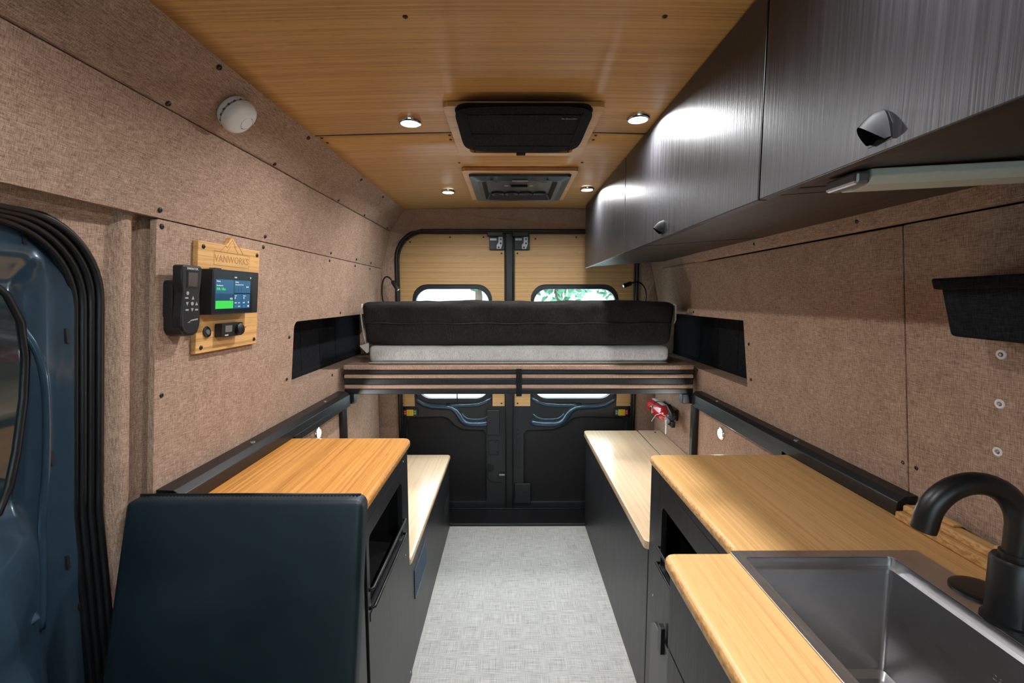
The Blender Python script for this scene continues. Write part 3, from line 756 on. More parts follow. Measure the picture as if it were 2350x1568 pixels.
# ---- leather backrest and the seat below it
st = thing('bench_seat', 'dark leather bench seat with tall upright backrest', 'seat', (-.60, .80, 0))
def slab(n):
    # front face of the backrest leans: top y .962 z .945, bottom y .885 z .45
    b = B(); H0, H1 = .455, .945
    def yy(z): return .885 + (.965 - .885) * (z - H0) / (H1 - H0)
    def outline(z): return None
    pts = []
    def xl(z): return -.846 - .036 * (H1 - z) / .42
    def xr(z): return -.3235 - .011 * (H1 - z) / .42
    r = .018; T = .085
    nu, nv = 28, 28
    def f(a, c):
        z = H0 + (H1 - H0) * c; x = xl(z) + (xr(z) - xl(z)) * a
        e = min(a, 1 - a) * .52; e2 = (1 - c) * .49
        k = max(0, 1 - e / .014); k2 = max(0, 1 - e2 / .014)
        dep = .012 * (1 - math.sqrt(max(0, 1 - min(1, k * k)))) + .012 * (1 - math.sqrt(max(0, 1 - min(1, k2 * k2))))
        # soft crown
        cr_ = .006 * (1 - (2 * a - 1) ** 4) * (1 - (2 * c - 1) ** 4)
        # rounded top corners
        return (x, yy(z) + dep - cr_, z)
    us_ = [0, .004, .010, .02, .03] + [.03 + .94 * i / 20 for i in range(1, 20)] + [.97, .98, .99, .996, 1]
    vs_ = [0, .05] + [.05 + .91 * i / 16 for i in range(1, 17)] + [.97, .98, .99, .996, 1]
    g = [[None] * len(vs_) for _ in us_]
    for i, a in enumerate(us_):
        for j, c in enumerate(vs_):
            p = list(f(a, c)); zt_ = p[2]
            # corner rounding in the plane of the face
            rc = .022; z = p[2]
            for sgn, xe in ((-1, xl(z)), (1, xr(z))):
                dx = rc - abs(p[0] - xe); dz = rc - (H1 - z)
                if dx > 0 and dz > 0 and (dx * dx + dz * dz) > rc * rc:
                    q = rc / math.hypot(dx, dz); p[0] = xe - sgn * (rc - dx * q); p[2] = H1 - (rc - dz * q)
            g[i][j] = b.bm.verts.new(p)
    gb = [[b.bm.verts.new((g[i][j].co.x, yy(g[i][j].co.z) + .036, g[i][j].co.z)) if (i in (0, len(us_) - 1) or j in (0, len(vs_) - 1)) else None for j in range(len(vs_))] for i in range(len(us_))]
    I, J = len(us_), len(vs_)
    for i in range(I - 1):
        for j in range(J - 1): b.face([g[i][j], g[i + 1][j], g[i + 1][j + 1], g[i][j + 1]])
    for i in range(I - 1):
        b.face([g[i][J - 1], g[i + 1][J - 1], gb[i + 1][J - 1], gb[i][J - 1]]); b.face([g[i][0], g[i + 1][0], gb[i + 1][0], gb[i][0]])
    for j in range(J - 1):
        b.face([g[0][j], g[0][j + 1], gb[0][j + 1], gb[0][j]]); b.face([g[I - 1][j], g[I - 1][j + 1], gb[I - 1][j + 1], gb[I - 1][j]])
    return b
smooth_by_angle(slab(0).build('backrest', 'leather', st), 60)
# stitched seam along the back edge of the cushion
b = B(); b.tube([(-.835, .995, .9455), (-.60, .996, .9462), (-.338, .995, .9455)], .0028, 6); b.build('piping', 'leather', st, smooth=True)
for k in range(60):
    x = -.83 + k * .0082
    b = B(); b.box(x, x + .0045, .9865, .9885, .9446, .9460); b.build('stitch', 'fabric_dark', st)
b = B(); b.box(-.818, -.364, 1.002, 1.076, .40, .885); b.build('backrest_board', 'laminate_black', st, .003)
b = B(); b.box(-.84, -.345, .34, .885, .36, .46); b.build('seat_cushion', 'leather', st, .02, 4)
b = B(); b.box(-.82, -.365, .36, .94, 0, .36); b.build('seat_base', 'laminate_black', st, .003)

# ---- overhead cabinets (three units)
XF = .418
def overhead(y0, y1, hy, label, light=False):
    t = thing('overhead_cabinet', label, 'cabinet', (.62, (y0 + y1) / 2, 1.553), 'overhead cabinets')
    g = .0015
    b = B(); b.hexa([(XF + .018, y0 + g, 1.560), (XF + .018, y1 - g, 1.560), (.852, y1 - g, 1.590), (.852, y0 + g, 1.590)],
                    [(XF + .018, y0 + g, 1.572), (XF + .018, y1 - g, 1.572), (.852, y1 - g, 1.602), (.852, y0 + g, 1.602)]); b.build('bottom_panel', 'laminate_under', t)
    for yj in (.733, 1.535):
        if y0 < yj < y1:
            b = B(); b.hexa([(XF + .018, yj - .004, 1.5592), (XF + .018, yj + .004, 1.5592), (.852, yj + .004, 1.5892), (.852, yj - .004, 1.5892)], [(XF + .018, yj - .004, 1.562), (XF + .018, yj + .004, 1.562), (.852, yj + .004, 1.592), (.852, yj - .004, 1.592)]); b.build('joint', 'door_recess', t)
    for y in (y0 + g, y1 - g - .012):
        b = B(); b.plate([(XF + .018, 1.574), (.84, 1.603), (.79, 1.775), (.69, 1.868), (XF + .018, 1.888)], [], lambda u, v, w: (u, w, v), y, y + .012); b.build('end_panel', 'laminate_upper', t, .001)
    b = B(); b.box(XF, XF + .016, y0 + g, y1 - g, 1.553, 1.893); d = b.build('door', 'laminate_upper', t, .0015)
    if hy is not None:
        # arched finger pull: a curved leaf standing off the door
        hp = [(hy - .018, 1.563), (hy - .015, 1.580), (hy - .008, 1.594), (hy, 1.600), (hy + .008, 1.594), (hy + .015, 1.580), (hy + .018, 1.563)]
        b = B()
        def leaf(a, c, e=0.0):
            u = 2 * a - 1; k = math.sin(c * PI / 2)
            return (XF - .001 + e * .6 - .026 * c * (1 - .80 * u * u), hy + u * (.015 - .002 * c), (1.599 - .033 * abs(u) ** 2.0) * (1 - c) + (1.580 - .016 * abs(u) ** 1.6) * c + (.004 - e) * math.sin(c * PI) * (1 - u * u))
        b.grid(14, 8, leaf); b.grid(14, 8, lambda a, c: leaf(a, c, .0025))
        hd = lab(b.build('handle', 'pull_black', d, smooth=True), 'black arched finger pull')
        b = B(); b.px(hp, XF - .0006, XF + .0004); b.build('handle_plate', 'metal_black', hd)
    return t
overhead(1.690, 2.560, None, 'dark wood-grain overhead cabinet next to the rear doors, without a pull')
overhead(.783, 1.688, 1.262, 'dark wood-grain overhead cabinet between its two neighbours, with small arched pull')
overhead(-.62, .781, .530, 'dark wood-grain overhead cabinet above the sink and light tube')
# light tube below the cabinet over the sink
lt = thing('light_tube', 'unlit white tube light under the overhead cabinet', 'light', (.70, .655, 1.556))
b = B(); b.plate([(.624, 1.554), (.634, 1.545), (.658, 1.542), (.682, 1.545), (.692, 1.556), (.690, 1.565), (.626, 1.565)], [], lambda u, v, w: (w, u, v - .006 + .053 * (w - .42)), .485, .845); b.build('housing', 'tube_white', lt, .002)
b = B(); b.box(.466, .486, .628, .690, 1.543, 1.560); b.build('end_cap', 'dull_metal', lt, .004)

# ---- wall rails with uprights
def rail(xw, xi, y0, y1, yu, label, sg):
    t = thing('wall_rail', label, 'rail', ((xw + xi) / 2, (y0 + y1) / 2, .62 if sg > 0 else .48))
    b = B(); b.plate([(xi, .893), (xi + (xw - xi) * .15, .898), (xw, .932), (xw, .940), (xi + (xw - xi) * .30, .938), (xi, .925)], [], lambda u, v, w: (u, w, v), y0, y1); b.build('rail_bar', 'metal_black', t, .002)
    b = B(); b.box(min(xi, xi + (xw - xi) * .25), max(xi, xi + (xw - xi) * .25), 1.60 if sg < 0 else 1.43, y1, .868, .895); b.build('lower_flange', 'metal_black', t, .002)
    zb_ = .4525 if sg < 0 else .5925
    b = B(); xl_ = (-.820, -.792) if sg < 0 else (.880, .909); b.box(*xl_, yu - .016, yu + .016, zb_, .870); b.build('upright', 'metal_black', t, .003)
    for y in ((1.39, 1.95) if sg < 0 else (1.40, 1.95)):
        b = B(); b.lathe([(.008, 0), (.0075, .003), (.004, .004), (0, .004)], (xi + (xw - xi) * .55, y, .938), (0, 0, 1), 14); b.build('bolt', 'dull_metal', t)
    return t
rl_ = rail(-.832, -.772, 1.034, 2.165, 2.16, 'black metal rail along the wall above the orange worktop', -1)
rr_ = rail(.930, .882, .992, 2.165, 2.155, 'black metal rail along the wall above the L-shaped worktop', 1)
b = B(); b.lathe([(.009, 0), (.009, .005), (.005, .007), (0, .007)], (.905, .992, .914), (0, -1, 0), 6); b.build('bolt', 'dull_metal', rr_)

# ---- folded bed platform
YB = 2.18
bp = thing('bed_platform', 'folded bed platform of three fabric boards on black metal bars', 'bed platform', (.045, 2.40, .918))
def xlr(z): return LX(z) + .004, RX(z) - .004
for (z0, z1, dy, mat, nm) in ((1.041, 1.064, 0, 'fabric', 'board'), (.998, 1.016, .004, 'fabric', 'board'), (.947, .966, .004, 'fabric', 'board')):
    a, c = -.806, .896
    b = B(); b.box(a, c, YB + dy, 2.66, z0, z1); b.build(nm, mat, bp, .006, 3)
for (z0, z1, dy) in ((1.017, 1.040, .014), (.967, .997, .010), (.919, .946, .010)):
    b = B(); b.box(-.808, .898, YB + dy, YB + dy + .05, z0, z1); b.build('cross_bar', 'metal_black', bp, .003)
for x in (-.60, .045, .69):
    b = B(); b.box(x - .02, x + .02, YB + .06, 2.66, .920, .946); b.build('bearer', 'metal_black', bp, .003)
b = B(); b.box(-.806, .896, 2.60, 2.65, .967, .997); b.box(-.806, .896, 2.60, 2.65, 1.017, 1.040); b.build('rear_bar', 'metal_black', bp)
b = B(); b.box(.031, .058, YB - .006, YB - .001, .915, 1.046); b.box(.031, .058, YB - .006, YB + .06, .911, .916); b.build('strap', 'canvas_black', bp, .002)
for x0, x1 in ((-.812, -.76), (.845, .900)):
    b = B(); b.box(x0, x1, YB + .004, YB + .05, .872, .920); b.build('corner_bracket', 'metal_black', bp, .003)

# ---- light bar fixed under the platform
lb = thing('light_bar', 'lit white light bar under the folded bed platform', 'light', (.045, 2.44, .902))
b = B(); b.box(-.42, .51, 2.425, 2.455, .908, .9195); b.build('channel', 'dull_metal', lb, .001)
b = B(); b.box(-.415, .505, 2.428, 2.452, .903, .908); b.build('diffuser', 'led', lb, .001)
ld = bpy.data.lights.new('bar_lamp', 'AREA'); ld.shape = 'RECTANGLE'; ld.size = .92; ld.size_y = .022; ld.energy = BAR_W; ld.color = (.93, .98, 1.0)
lo = bpy.data.objects.new('bar_lamp', ld); COL.objects.link(lo); lo.parent = lb; lo.location = (0, 0, -.001)

# ---- folded mattress
mt = thing('mattress', 'folded mattress with black cover over a light grey layer on the bed platform', 'mattress', (.045, 2.40, 1.066))
def cushion(x0, x1, y0, y1, z0, z1, r, wob, seed, nx=60, ny=14, nz=10, taper=0.0):
    b = B(); rnd = random.Random(seed); ph = [rnd.uniform(0, 6) for _ in range(8)]
    def sh(u, v, w):   # -1..1 each
        def s(c, e): return c
        x = (x0 + x1) / 2 + u * (x1 - x0) / 2; y = (y0 + y1) / 2 + v * (y1 - y0) / 2; z = (z0 + z1) / 2 + w * (z1 - z0) / 2
        hx, hy, hz = (x1 - x0) / 2, (y1 - y0) / 2, (z1 - z0) / 2
        p = Vector((u * hx, v * hy, w * hz)); c = Vector((max(-hx + r, min(hx - r, p.x)), max(-hy + r, min(hy - r, p.y)), max(-hz + r, min(hz - r, p.z))))
        d = p - c
        if d.length > 1e-6: p = c + d.normalized() * min(d.length, r)
        k = wob * (math.sin(p.x * 9 + ph[0]) * .5 + math.sin(p.x * 23 + p.z * 30 + ph[1]) * .35 + math.sin(p.x * 47 - p.z * 40 + ph[2]) * .2)
        if abs(v) > .99: p.y -= math.copysign(k, v) * (.4 + .6 * max(0, w))
        if w > .99: p.z += k * .6
        p.x *= 1 + taper * w
        return ((x0 + x1) / 2 + p.x, (y0 + y1) / 2 + p.y, (z0 + z1) / 2 + p.z)
    def dist(n):
        return [-math.cos(PI * i / n) * .35 + (2 * i / n - 1) * .65 for i in range(n + 1)]
    gx, gy, gz = dist(nx), dist(ny), dist(nz)
    for w in (-1, 1): b.grid(nx, ny, lambda a, c: sh(gx[round(a * nx)], gy[round(c * ny)], w))
    for v in (-1, 1): b.grid(nx, nz, lambda a, c: sh(gx[round(a * nx)], v, gz[round(c * nz)]))
    for u in (-1, 1): b.grid(ny, nz, lambda a, c: sh(u, gy[round(a * ny)], gz[round(c * nz)]))
    bmesh.ops.remove_doubles(b.bm, verts=b.bm.verts[:], dist=1e-5)
    return b
lab(cushion(-.692, .782, 2.205, 2.66, 1.0655, 1.158, .030, .003, 1).build('lower_layer', 'fabric_grey', mt, smooth=True), 'light grey mattress layer')
lab(cushion(-.708, .792, 2.19, 2.66, 1.160, 1.372, .035, .009, 5, nx=90, nz=20, taper=.012).build('upper_fold', 'fabric_dark', mt, smooth=True), 'black folded mattress cover')
b = B(); b.tube([(-.70 + 1.48 * k / 40, 2.189 + .0015 * math.sin(k * 1.3), 1.265 + .002 * math.sin(k * .9)) for k in range(41)], .003, 6); b.build('seam', 'fabric_dark', mt, smooth=True)
b = B(); b.tube([(-.69 + 1.46 * k / 40, 2.207, 1.0715) for k in range(41)], .004, 6); b.build('piping', 'fabric_grey', mt, smooth=True)
b = B(); b.hexa([(-.735, 2.215, 1.155), (-.69, 2.215, 1.170), (-.69, 2.215, 1.125), (-.70, 2.215, 1.118)], [(-.735, 2.218, 1.155), (-.69, 2.218, 1.170), (-.69, 2.218, 1.125), (-.70, 2.218, 1.118)]); b.build('care_tag', 'fabric_grey', mt)
b = B(); b.tube([(-.722, 2.235, 1.36), (-.728, 2.23, 1.31), (-.722, 2.225, 1.26), (-.712, 2.22, 1.20), (-.705, 2.22, 1.165)], .004, 6); b.build('piping', 'fabric_grey', mt, smooth=True)
b = B(); b.plate([(1.355, 2.22), (1.36, 2.25), (1.30, 2.26), (1.26, 2.235), (1.28, 2.215)], [], lambda u, v, w: (.806 + w, v, u), 0, .006); b.build('lining_flap', 'fabric_grey', mt, .002)

# ---- window covers in the two flares
def cover(xp, sg, label, mat='canvas_black'):
    t = thing('window_cover', label, 'window cover', (xp, 2.10, 1.047))
    b = B(); b.px(rrect(1.70, 2.795, 1.046, 1.298, .02), xp, xp + sg * .012); b.build('panel', mat, t, .004)
    for y in (1.80, 2.00, 2.20, 2.40):
        b = B(); b.box(min(xp, xp - sg * .0022), max(xp, xp - sg * .0022), y - .0025, y + .0025, 1.07, 1.28); b.build('stitched_seam', mat, t, .001)
    for (z0, z1) in ((1.046, 1.066), (1.28, 1.298)):
        b = B(); b.box(min(xp, xp - sg * .005), max(xp, xp - sg * .005), 1.70, 2.79, z0, z1); b.build('binding', mat, t, .002)
    return t
cover(LX(1.17) - .107, -1, 'black quilted window cover in the recess beside the orange worktop')
cover(RX(1.17) + .107, 1, 'black quilted window cover in the recess beside the L-shaped worktop')

# ================================================================== CEILING FITTINGS
def downlight(x, y, label, group='ceiling downlights'):
    Z0 = ZCE(x) - .0125
    t = thing('downlight', label, 'light', (x, y, Z0), group)
    b = B(); b.lathe([(.0265, .0), (.031, .0005), (.033, .004), (.033, .0115), (.0265, .0115), (.0265, 0)], (x, y, Z0), (0, 0, 1), 32, False); smooth_by_angle(b.build('bezel', 'chrome', t))
    b = B(); b.lathe([(.0265, 0), (.0265, .004), (0, .004)], (x, y, Z0 + .0015), (0, 0, 1), 32); b.build('lens', 'led', t)
    ld = bpy.data.lights.new('downlight_lamp', 'AREA'); ld.shape = 'DISK'; ld.size = .050; ld.energy = LED_W; ld.spread = LED_SPREAD; ld.color = LED_COL
    lo = bpy.data.objects.new('downlight_lamp', ld); COL.objects.link(lo); lo.parent = t; lo.location = (0, 0, -.002)
    return t
downlight(-.287, 1.365, 'round downlight in the bamboo ceiling left of the black vent cover')
downlight(.362, 1.336, 'round downlight between the black vent cover and the overhead cabinets')
downlight(-.293, 2.227, 'round downlight left of the black air vent unit')
downlight(.360, 2.175, 'round downlight between the black air vent unit and the overhead cabinets')
downlight(-.287, .42, 'round downlight above the leather seat')
downlight(.362, .42, 'round downlight above the sink')
def puck(x, y, z, sg, label):
    t = thing('wall_light', label, 'light', (x, y, z), 'wall lights')
    b = B(); b.lathe([(.0285, 0), (.0285, .004), (.024, .007), (.020, .007), (.020, 0)], (x, y, z), (sg, 0, 0), 28, False); smooth_by_angle(b.build('bezel', 'chrome', t))
    b = B(); b.lathe([(.0198, .0), (.0198, .0078), (0, .0095)], (x, y, z), (sg, 0, 0), 24); b.build('lens', 'led', t)
    ld = bpy.data.lights.new('wall_lamp', 'AREA'); ld.shape = 'DISK'; ld.size = .04; ld.energy = PUCK_W; ld.color = LED_COL
    lo = bpy.data.objects.new('wall_lamp', ld); COL.objects.link(lo); lo.parent = t; lo.location = (sg * .011, 0, 0)
    lo.rotation_euler = (0, -sg * PI / 2, 0)
puck(-.822, 1.90, .812, 1, 'small lit round lamp on the wall behind the orange worktop')
puck(.910, 1.905, .807, -1, 'small lit round lamp on the wall beside the fire extinguisher')

# roof vent cover with its bamboo frame
fc = thing('roof_vent', 'roof vent with padded black fabric cover in a square bamboo trim frame', 'roof vent', (.037, 1.40, 1.862))
vf = fc
b = B(); b.pz(rrect(-.176, .250, 1.240, 1.655, .014), 1.886, 1.8995, [rrect(-.135, .212, 1.28, 1.625, .02)]); vf = b.build('trim_frame', 'bamboo_ceiling', vf, .003)
b = B(); b.box(-.162, .238, 1.239, 1.2405, 1.8875, 1.898); b.build('frame_edge', 'bamboo_edge', vf)
def cov():
    b = B(); n = 24
    def f(a, c):
        u, v = 2 * a - 1, 2 * c - 1
        p = .10
        k = max(abs(u), abs(v)); rr = (abs(u) ** 7 + abs(v) ** 7) ** (1 / 7.) or 1e-6
        s = k / rr if rr > 1e-6 else 1
        x = .0375 + u * s * .184; y = 1.385 + v * s * .178
        z = 1.864 + .003 * math.sin(3 * u + 1) * math.sin(5 * v) * .5
        return (x, y, z + .008 * max(0, (k - .85) / .15) ** 2)
    b.grid(n, n, f)
    ed = [e for e in b.bm.edges if len(e.link_faces) == 1]
    r = bmesh.ops.extrude_edge_only(b.bm, edges=ed); vs = [v for v in r['geom'] if isinstance(v, bmesh.types.BMVert)]
    for v in vs: v.co.x = .0375 + (v.co.x - .0375) * .945; v.co.y = 1.400 + (v.co.y - 1.385) * .95; v.co.z = 1.887
    return b
smooth_by_angle(cov().build('cover', 'canvas_black', fc), 60)
b = B(); b.tube([(x, y, 1.8845) for x, y in rrect(-.140, .215, 1.228, 1.570, .035)], .006, 8, True); b.build('welt', 'canvas_black', fc, smooth=True)
b = B(); b.box(.022, .052, 1.555, 1.580, 1.864, 1.868); b.build('pull_tab', 'canvas_black', fc, .001)
for (x0, x1, y0, y1) in ((-.115, -.112, 1.23, 1.54), (.188, .191, 1.23, 1.54), (-.11, .19, 1.235, 1.238), (-.11, .19, 1.480, 1.483), (-.11, .19, 1.375, 1.377)):
    b = B(); b.box(x0, x1, y0, y1, 1.8622, 1.866); b.build('stitched_seam', 'canvas_black', fc, .0008)
text(fc, 'VanEssential', .0085, 'print_grey', (.136, 1.258, 1.8612), (1, 0, 0), (0, -1, 0), 'brand_print')

# air vent unit
ac = thing('air_vent_unit', 'black plastic air vent unit in a square bamboo trim frame', 'air vent', (.042, 2.11, 1.866))
af = ac
b = B(); b.pz(rrect(-.190, .272, 1.845, 2.385, .016), 1.886, 1.8995, [rrect(-.155, .238, 1.89, 2.345, .02)]); af = b.build('trim_frame', 'bamboo_ceiling', af, .003)
b = B(); b.box(-.175, .258, 1.8438, 1.8455, 1.8875, 1.898); b.build('frame_edge', 'bamboo_edge', af)
b = B(); ax0, ax1, ay0, ay1 = -.168, .252, 1.884, 2.355
def lp_(d, z, r): return [(x, y, z) for x, y in rrect(ax0 + d, ax1 - d, ay0 + d * 1.1, ay1 - d * 1.1, r, 5)]
ring(b, lp_(0, 1.888, .02), lp_(.004, 1.876, .02)); ring(b, lp_(.004, 1.876, .02), lp_(.035, 1.866, .02)); ring(b, lp_(.035, 1.866, .02), lp_(.052, 1.868, .015)); ring(b, lp_(.052, 1.868, .015), lp_(.068, 1.898, .01))
smooth_by_angle(b.build('housing', 'plastic_black', ac), 45)
b = B(); b.box(ax0 + .06, ax1 - .06, ay0 + .06, ay1 - .06, 1.8935, 1.8985); b.build('face_plate', 'plastic_black', ac)
for k in range(4):
    x = ax0 + .110 + k * .067
    for y in (1.985, 2.255):
        b = B(); b.lathe([(.031, 0), (.031, .008), (.027, .011), (.022, .006), (0, .004)], (x, y, 1.8935), (0, 0, -1), 24); smooth_by_angle(b.build('outlet', 'plastic_black', ac))
b = B(); b.box(.005, .080, 2.105, 2.125, 1.884, 1.8935); b.build('slide_control', 'rubber', ac, .003)
for x in (-.015, .098):
    b = B(); b.lathe([(.010, 0), (.010, .001), (0, .001)], (x, 2.115, 1.8935), (0, 0, -1), 12); b.build('control_symbol', 'print_grey', ac)
b = B(); b.box(.010, .075, 1.915, 1.925, 1.8655, 1.8672); b.build('maker_plate', 'print_grey', ac)
for x in (-.075, .155):
    b = B(); b.lathe([(.006, 0), (.006, .002), (0, .002)], (x, 1.918, 1.868), (0, 0, -1), 12); b.build('housing_screw', 'rubber', ac)

# smoke alarm on the cove panel
cn = wall_n(LP, 1.83, 1); cp = Vector((LX(1.835), 1.135, 1.835))
sm = thing('smoke_alarm', 'round white smoke alarm on the sloping fabric panel', 'smoke alarm', tuple(cp))
b = B(); b.lathe([(.040, 0), (.042, .003), (.042, .012)], cp, cn, 40); smooth_by_angle(b.build('base_ring', 'white_plastic', sm))
for k in range(16):
    a = 2 * PI * k / 16; u = cn.orthogonal().normalized(); w = cn.cross(u)
    p = cp + cn * .0145 + (u * math.cos(a) + w * math.sin(a)) * .0395
    b = B(); b.lathe([(.0035, 0), (.0035, .006), (0, .006)], p - cn * .003, cn, 6); b.build('vent_hole', 'plastic_grey', sm)
b = B(); b.lathe([(.040, .015), (.043, .017), (.043, .026), (.041, .031), (.035, .0345), (.021, .037), (0, .038)], cp, cn, 40); smooth_by_angle(b.build('body', 'white_plastic', sm), 50)
b = B(); q = cp + cn * .0368 + Vector((0, .012, -.0)) ; b.lathe([(.016, 0), (.016, .0015), (.0148, .002), (0, .002)], q, cn, 28); b.build('test_button', 'white_plastic', sm)
u = cn.orthogonal().normalized(); w = cn.cross(u)
b = B(); b.tube([q + cn * .0012 + (u * math.cos(a) + w * math.sin(a)) * .0163 for a in [0.5 + .25 * k for k in range(14)]], .0008, 5); b.build('button_gap', 'plastic_grey', sm)

# ================================================================== CONTROL BOARD ON THE LEFT WALL
def WPt(y, z, d): n = wall_n(LP, z, 1); return (LX(1.40) + (LX(1.45) - LX(1.35)) / .1 * (z - 1.40) + d, y, z)
WU = Vector((0, 1, 0)); WV = Vector(((LX(1.45) - LX(1.35)) / .1, 0, 1)).normalized()
cb = thing('control_board', 'bamboo control board with small peak on top on the left wall', 'control board', WPt(1.285, 1.245, 0))
def bd(outline, d0, d1, holes=()):
    b = B(); b.plate(outline, holes, lambda u, v, w: WPt(u, v, w), d0, d1); return b
ob = [(1.146, 1.247), (1.424, 1.247), (1.424, 1.531), (1.315, 1.531), (1.297, 1.544), (1.286, 1.556), (1.279, 1.553), (1.270, 1.540), (1.256, 1.531), (1.146, 1.531)]
bd(ob, 0, .014).build('board', 'bamboo_board', cb, .0015)
for (y, z) in ((1.165, 1.518), (1.408, 1.518), (1.165, 1.262), (1.408, 1.262)): screw(cb, WPt(y, z, .014), (1, 0, -.1), .95)
text(cb, 'VANWORKS', .0275, 'engraving', WPt(1.287, 1.4845, .0141), WU, WV, 'engraved_lettering', 'CENTER', .0003)
for path in ([(1.207, 1.476), (1.367, 1.476), (1.367, 1.512), (1.207, 1.512), (1.207, 1.476)], [(1.232, 1.512), (1.255, 1.530), (1.262, 1.524), (1.283, 1.548), (1.300, 1.530), (1.312, 1.536), (1.338, 1.512)], [(1.262, 1.513), (1.276, 1.530)], [(1.293, 1.532), (1.303, 1.522), (1.312, 1.514)]):
    b = B(); b.tube([WPt(y, z, .0140) for y, z in path], .0008, 5); b.build('engraved_line', 'engraving', cb)
# touch display
td = thing('touch_display', 'black framed touch display with blue and green tiles on the control board', 'display', WPt(1.27, 1.345, .014))
bd(rrect(1.148, 1.356, 1.346, 1.462, .004), .0142, .050).build('case', 'plastic_black', td, .002)
bd(rrect(1.180, 1.206, 1.462, 1.466, .001), .020, .035).build('top_button', 'plastic_black', td)
bd(rrect(1.151, 1.326, 1.350, 1.458, .003), .050, .0508).build('screen_glass', 'screen_black', td)
def SY(y): return 1.160 + (y - 1.1625) * .956
def tile(y0, y1, z0, z1, m, par, nm='screen_tile', d=.0508): return bd(rrect(SY(y0), SY(y1), z0, z1, .0012, 2), d, d + .0005).build(nm, m, par)
tile(1.1625, 1.2415, 1.3605, 1.4365, 'screen_blue', td); tile(1.1635, 1.2405, 1.382, 1.400, 'screen_deep', td, d=.0513); tile(1.1635, 1.2405, 1.3612, 1.3815, 'screen_green', td, d=.0513)
tile(1.2445, 1.3225, 1.4025, 1.4365, 'screen_blue', td); tile(1.2445, 1.2825, 1.3605, 1.3995, 'screen_blue', td); tile(1.2845, 1.3225, 1.3605, 1.3995, 'screen_blue', td)
text(td, '04h 18m', .0105, 'screen_green', WPt(SY(1.166), 1.4085, .0516), WU, WV, 'screen_text')
text(td, '45%', .007, 'screen_white', WPt(SY(1.224), 1.3845, .0520), WU, WV, 'screen_text')
for (y, z, s_, tx) in ((1.166, 1.430, .005, 'Battery'), (1.166, 1.4195, .0042, 'Remaining time'), (1.248, 1.430, .005, 'History'), (1.248, 1.4235, .004, 'Consumption and solar'), (1.302, 1.417, .006, '0 W'), (1.247, 1.3935, .0042, 'Input'), (1.287, 1.3935, .0042, 'Output'), (1.247, 1.386, .008, '0'), (1.289, 1.386, .008, '0'),
                       (1.247, 1.374, .005, '0 W'), (1.264, 1.374, .005, '0 A'), (1.287, 1.374, .005, '0 W'), (1.264, 1.364, .005, '0 W'), (1.243, 1.442, .005, '12:04')):
    text(td, tx, s_, 'screen_white', WPt(SY(y), z, .0516), WU, WV, 'screen_text')
for (y, z, w_, h_, m) in ((1.2875, 1.364, .009, .003, 'screen_accent'), (1.2475, 1.365, .009, .0025, 'screen_accent'), (1.312, 1.3745, .005, .005, 'screen_white'), (1.310, 1.3635, .008, .005, 'screen_white'), (1.320, 1.4425, .004, .005, 'screen_white')):
    tile(y, y + w_, z, z + h_, m, td, 'screen_icon', .0516)
for k in range(3): tile(1.250 + k * .013, 1.2508 + k * .013, 1.406, 1.419, 'screen_deep', td, 'screen_bar', .0513)
# handheld remote in its cradle
rm = thing('remote_control', 'black handheld remote with small screen in a wall cradle beside the control board', 'remote', WPt(1.085, 1.305, 0))
ro = [(1.060, 1.312), (1.075, 1.305), (1.100, 1.305), (1.113, 1.311), (1.1195, 1.324), (1.1205, 1.345), (1.1175, 1.375), (1.1165, 1.400), (1.121, 1.425), (1.123, 1.460), (1.119, 1.465), (1.053, 1.465), (1.0495, 1.460), (1.051, 1.425), (1.0555, 1.400), (1.0545, 1.375), (1.0515, 1.345), (1.0525, 1.324)]
bd([(1.086 + (u - 1.086) * .92 - .004, v) for u, v in ro], .022, .046).build('handset', 'plastic_black', rm, .004, 3)
cr_o = [(1.043, 1.316), (1.052, 1.304), (1.066, 1.299), (1.098, 1.299), (1.112, 1.304), (1.119, 1.316), (1.120, 1.350), (1.042, 1.350)]
bd([(1.086 + (u - 1.081) * .86, v) for u, v in cr_o], .0, .040).build('cradle', 'plastic_black', rm, .005, 3)
bd(rrect(1.052, 1.110, 1.34, 1.43, .01), .0, .022).build('cradle_back', 'plastic_black', rm, .003)
bd(rrect(1.0635, 1.102, 1.412, 1.452, .002), .046, .0468).build('screen_bezel', 'rubber', rm)
bd(rrect(1.067, 1.0985, 1.416, 1.448, .001), .0468, .0473).build('remote_screen', 'lcd', rm)
text(rm, 'INVENTOR', .0075, 'print_white', WPt(1.082, 1.4545, .0462), WU, WV, 'brand_print', 'CENTER')
for (y, z, k) in ((1.067, 1.400, 'r'), (1.064, 1.389, 'l'), (1.085, 1.389, 'u'), (1.066, 1.3755, 'd'), (1.083, 1.3755, 'r'), (1.098, 1.3755, 'u'), (1.066, 1.361, 'l'), (1.083, 1.361, 'd'), (1.098, 1.361, 'l')):
    if k == 'r': o_ = [(y + .0045 * math.cos(a), z + .0045 * math.sin(a)) for a in [2 * PI * i / 10 for i in range(10)]]
    elif k == 'l': o_ = [(y - .005, z - .002), (y + .005, z - .002), (y + .005, z + .002), (y - .005, z + .002)]
    elif k == 'u': o_ = [(y - .0045, z - .004), (y + .0045, z - .004), (y, z + .0045)]
    else: o_ = [(y - .0045, z + .004), (y, z - .0045), (y + .0045, z + .004)]
    bd(o_, .046, .0468).build('button', 'print_grey', rm)
bd([(1.068, 1.331), (1.076, 1.331), (1.079, 1.337), (1.104, 1.340), (1.103, 1.3365), (1.078, 1.3345)], .046, .0467).build('maker_mark', 'print_grey', rm)
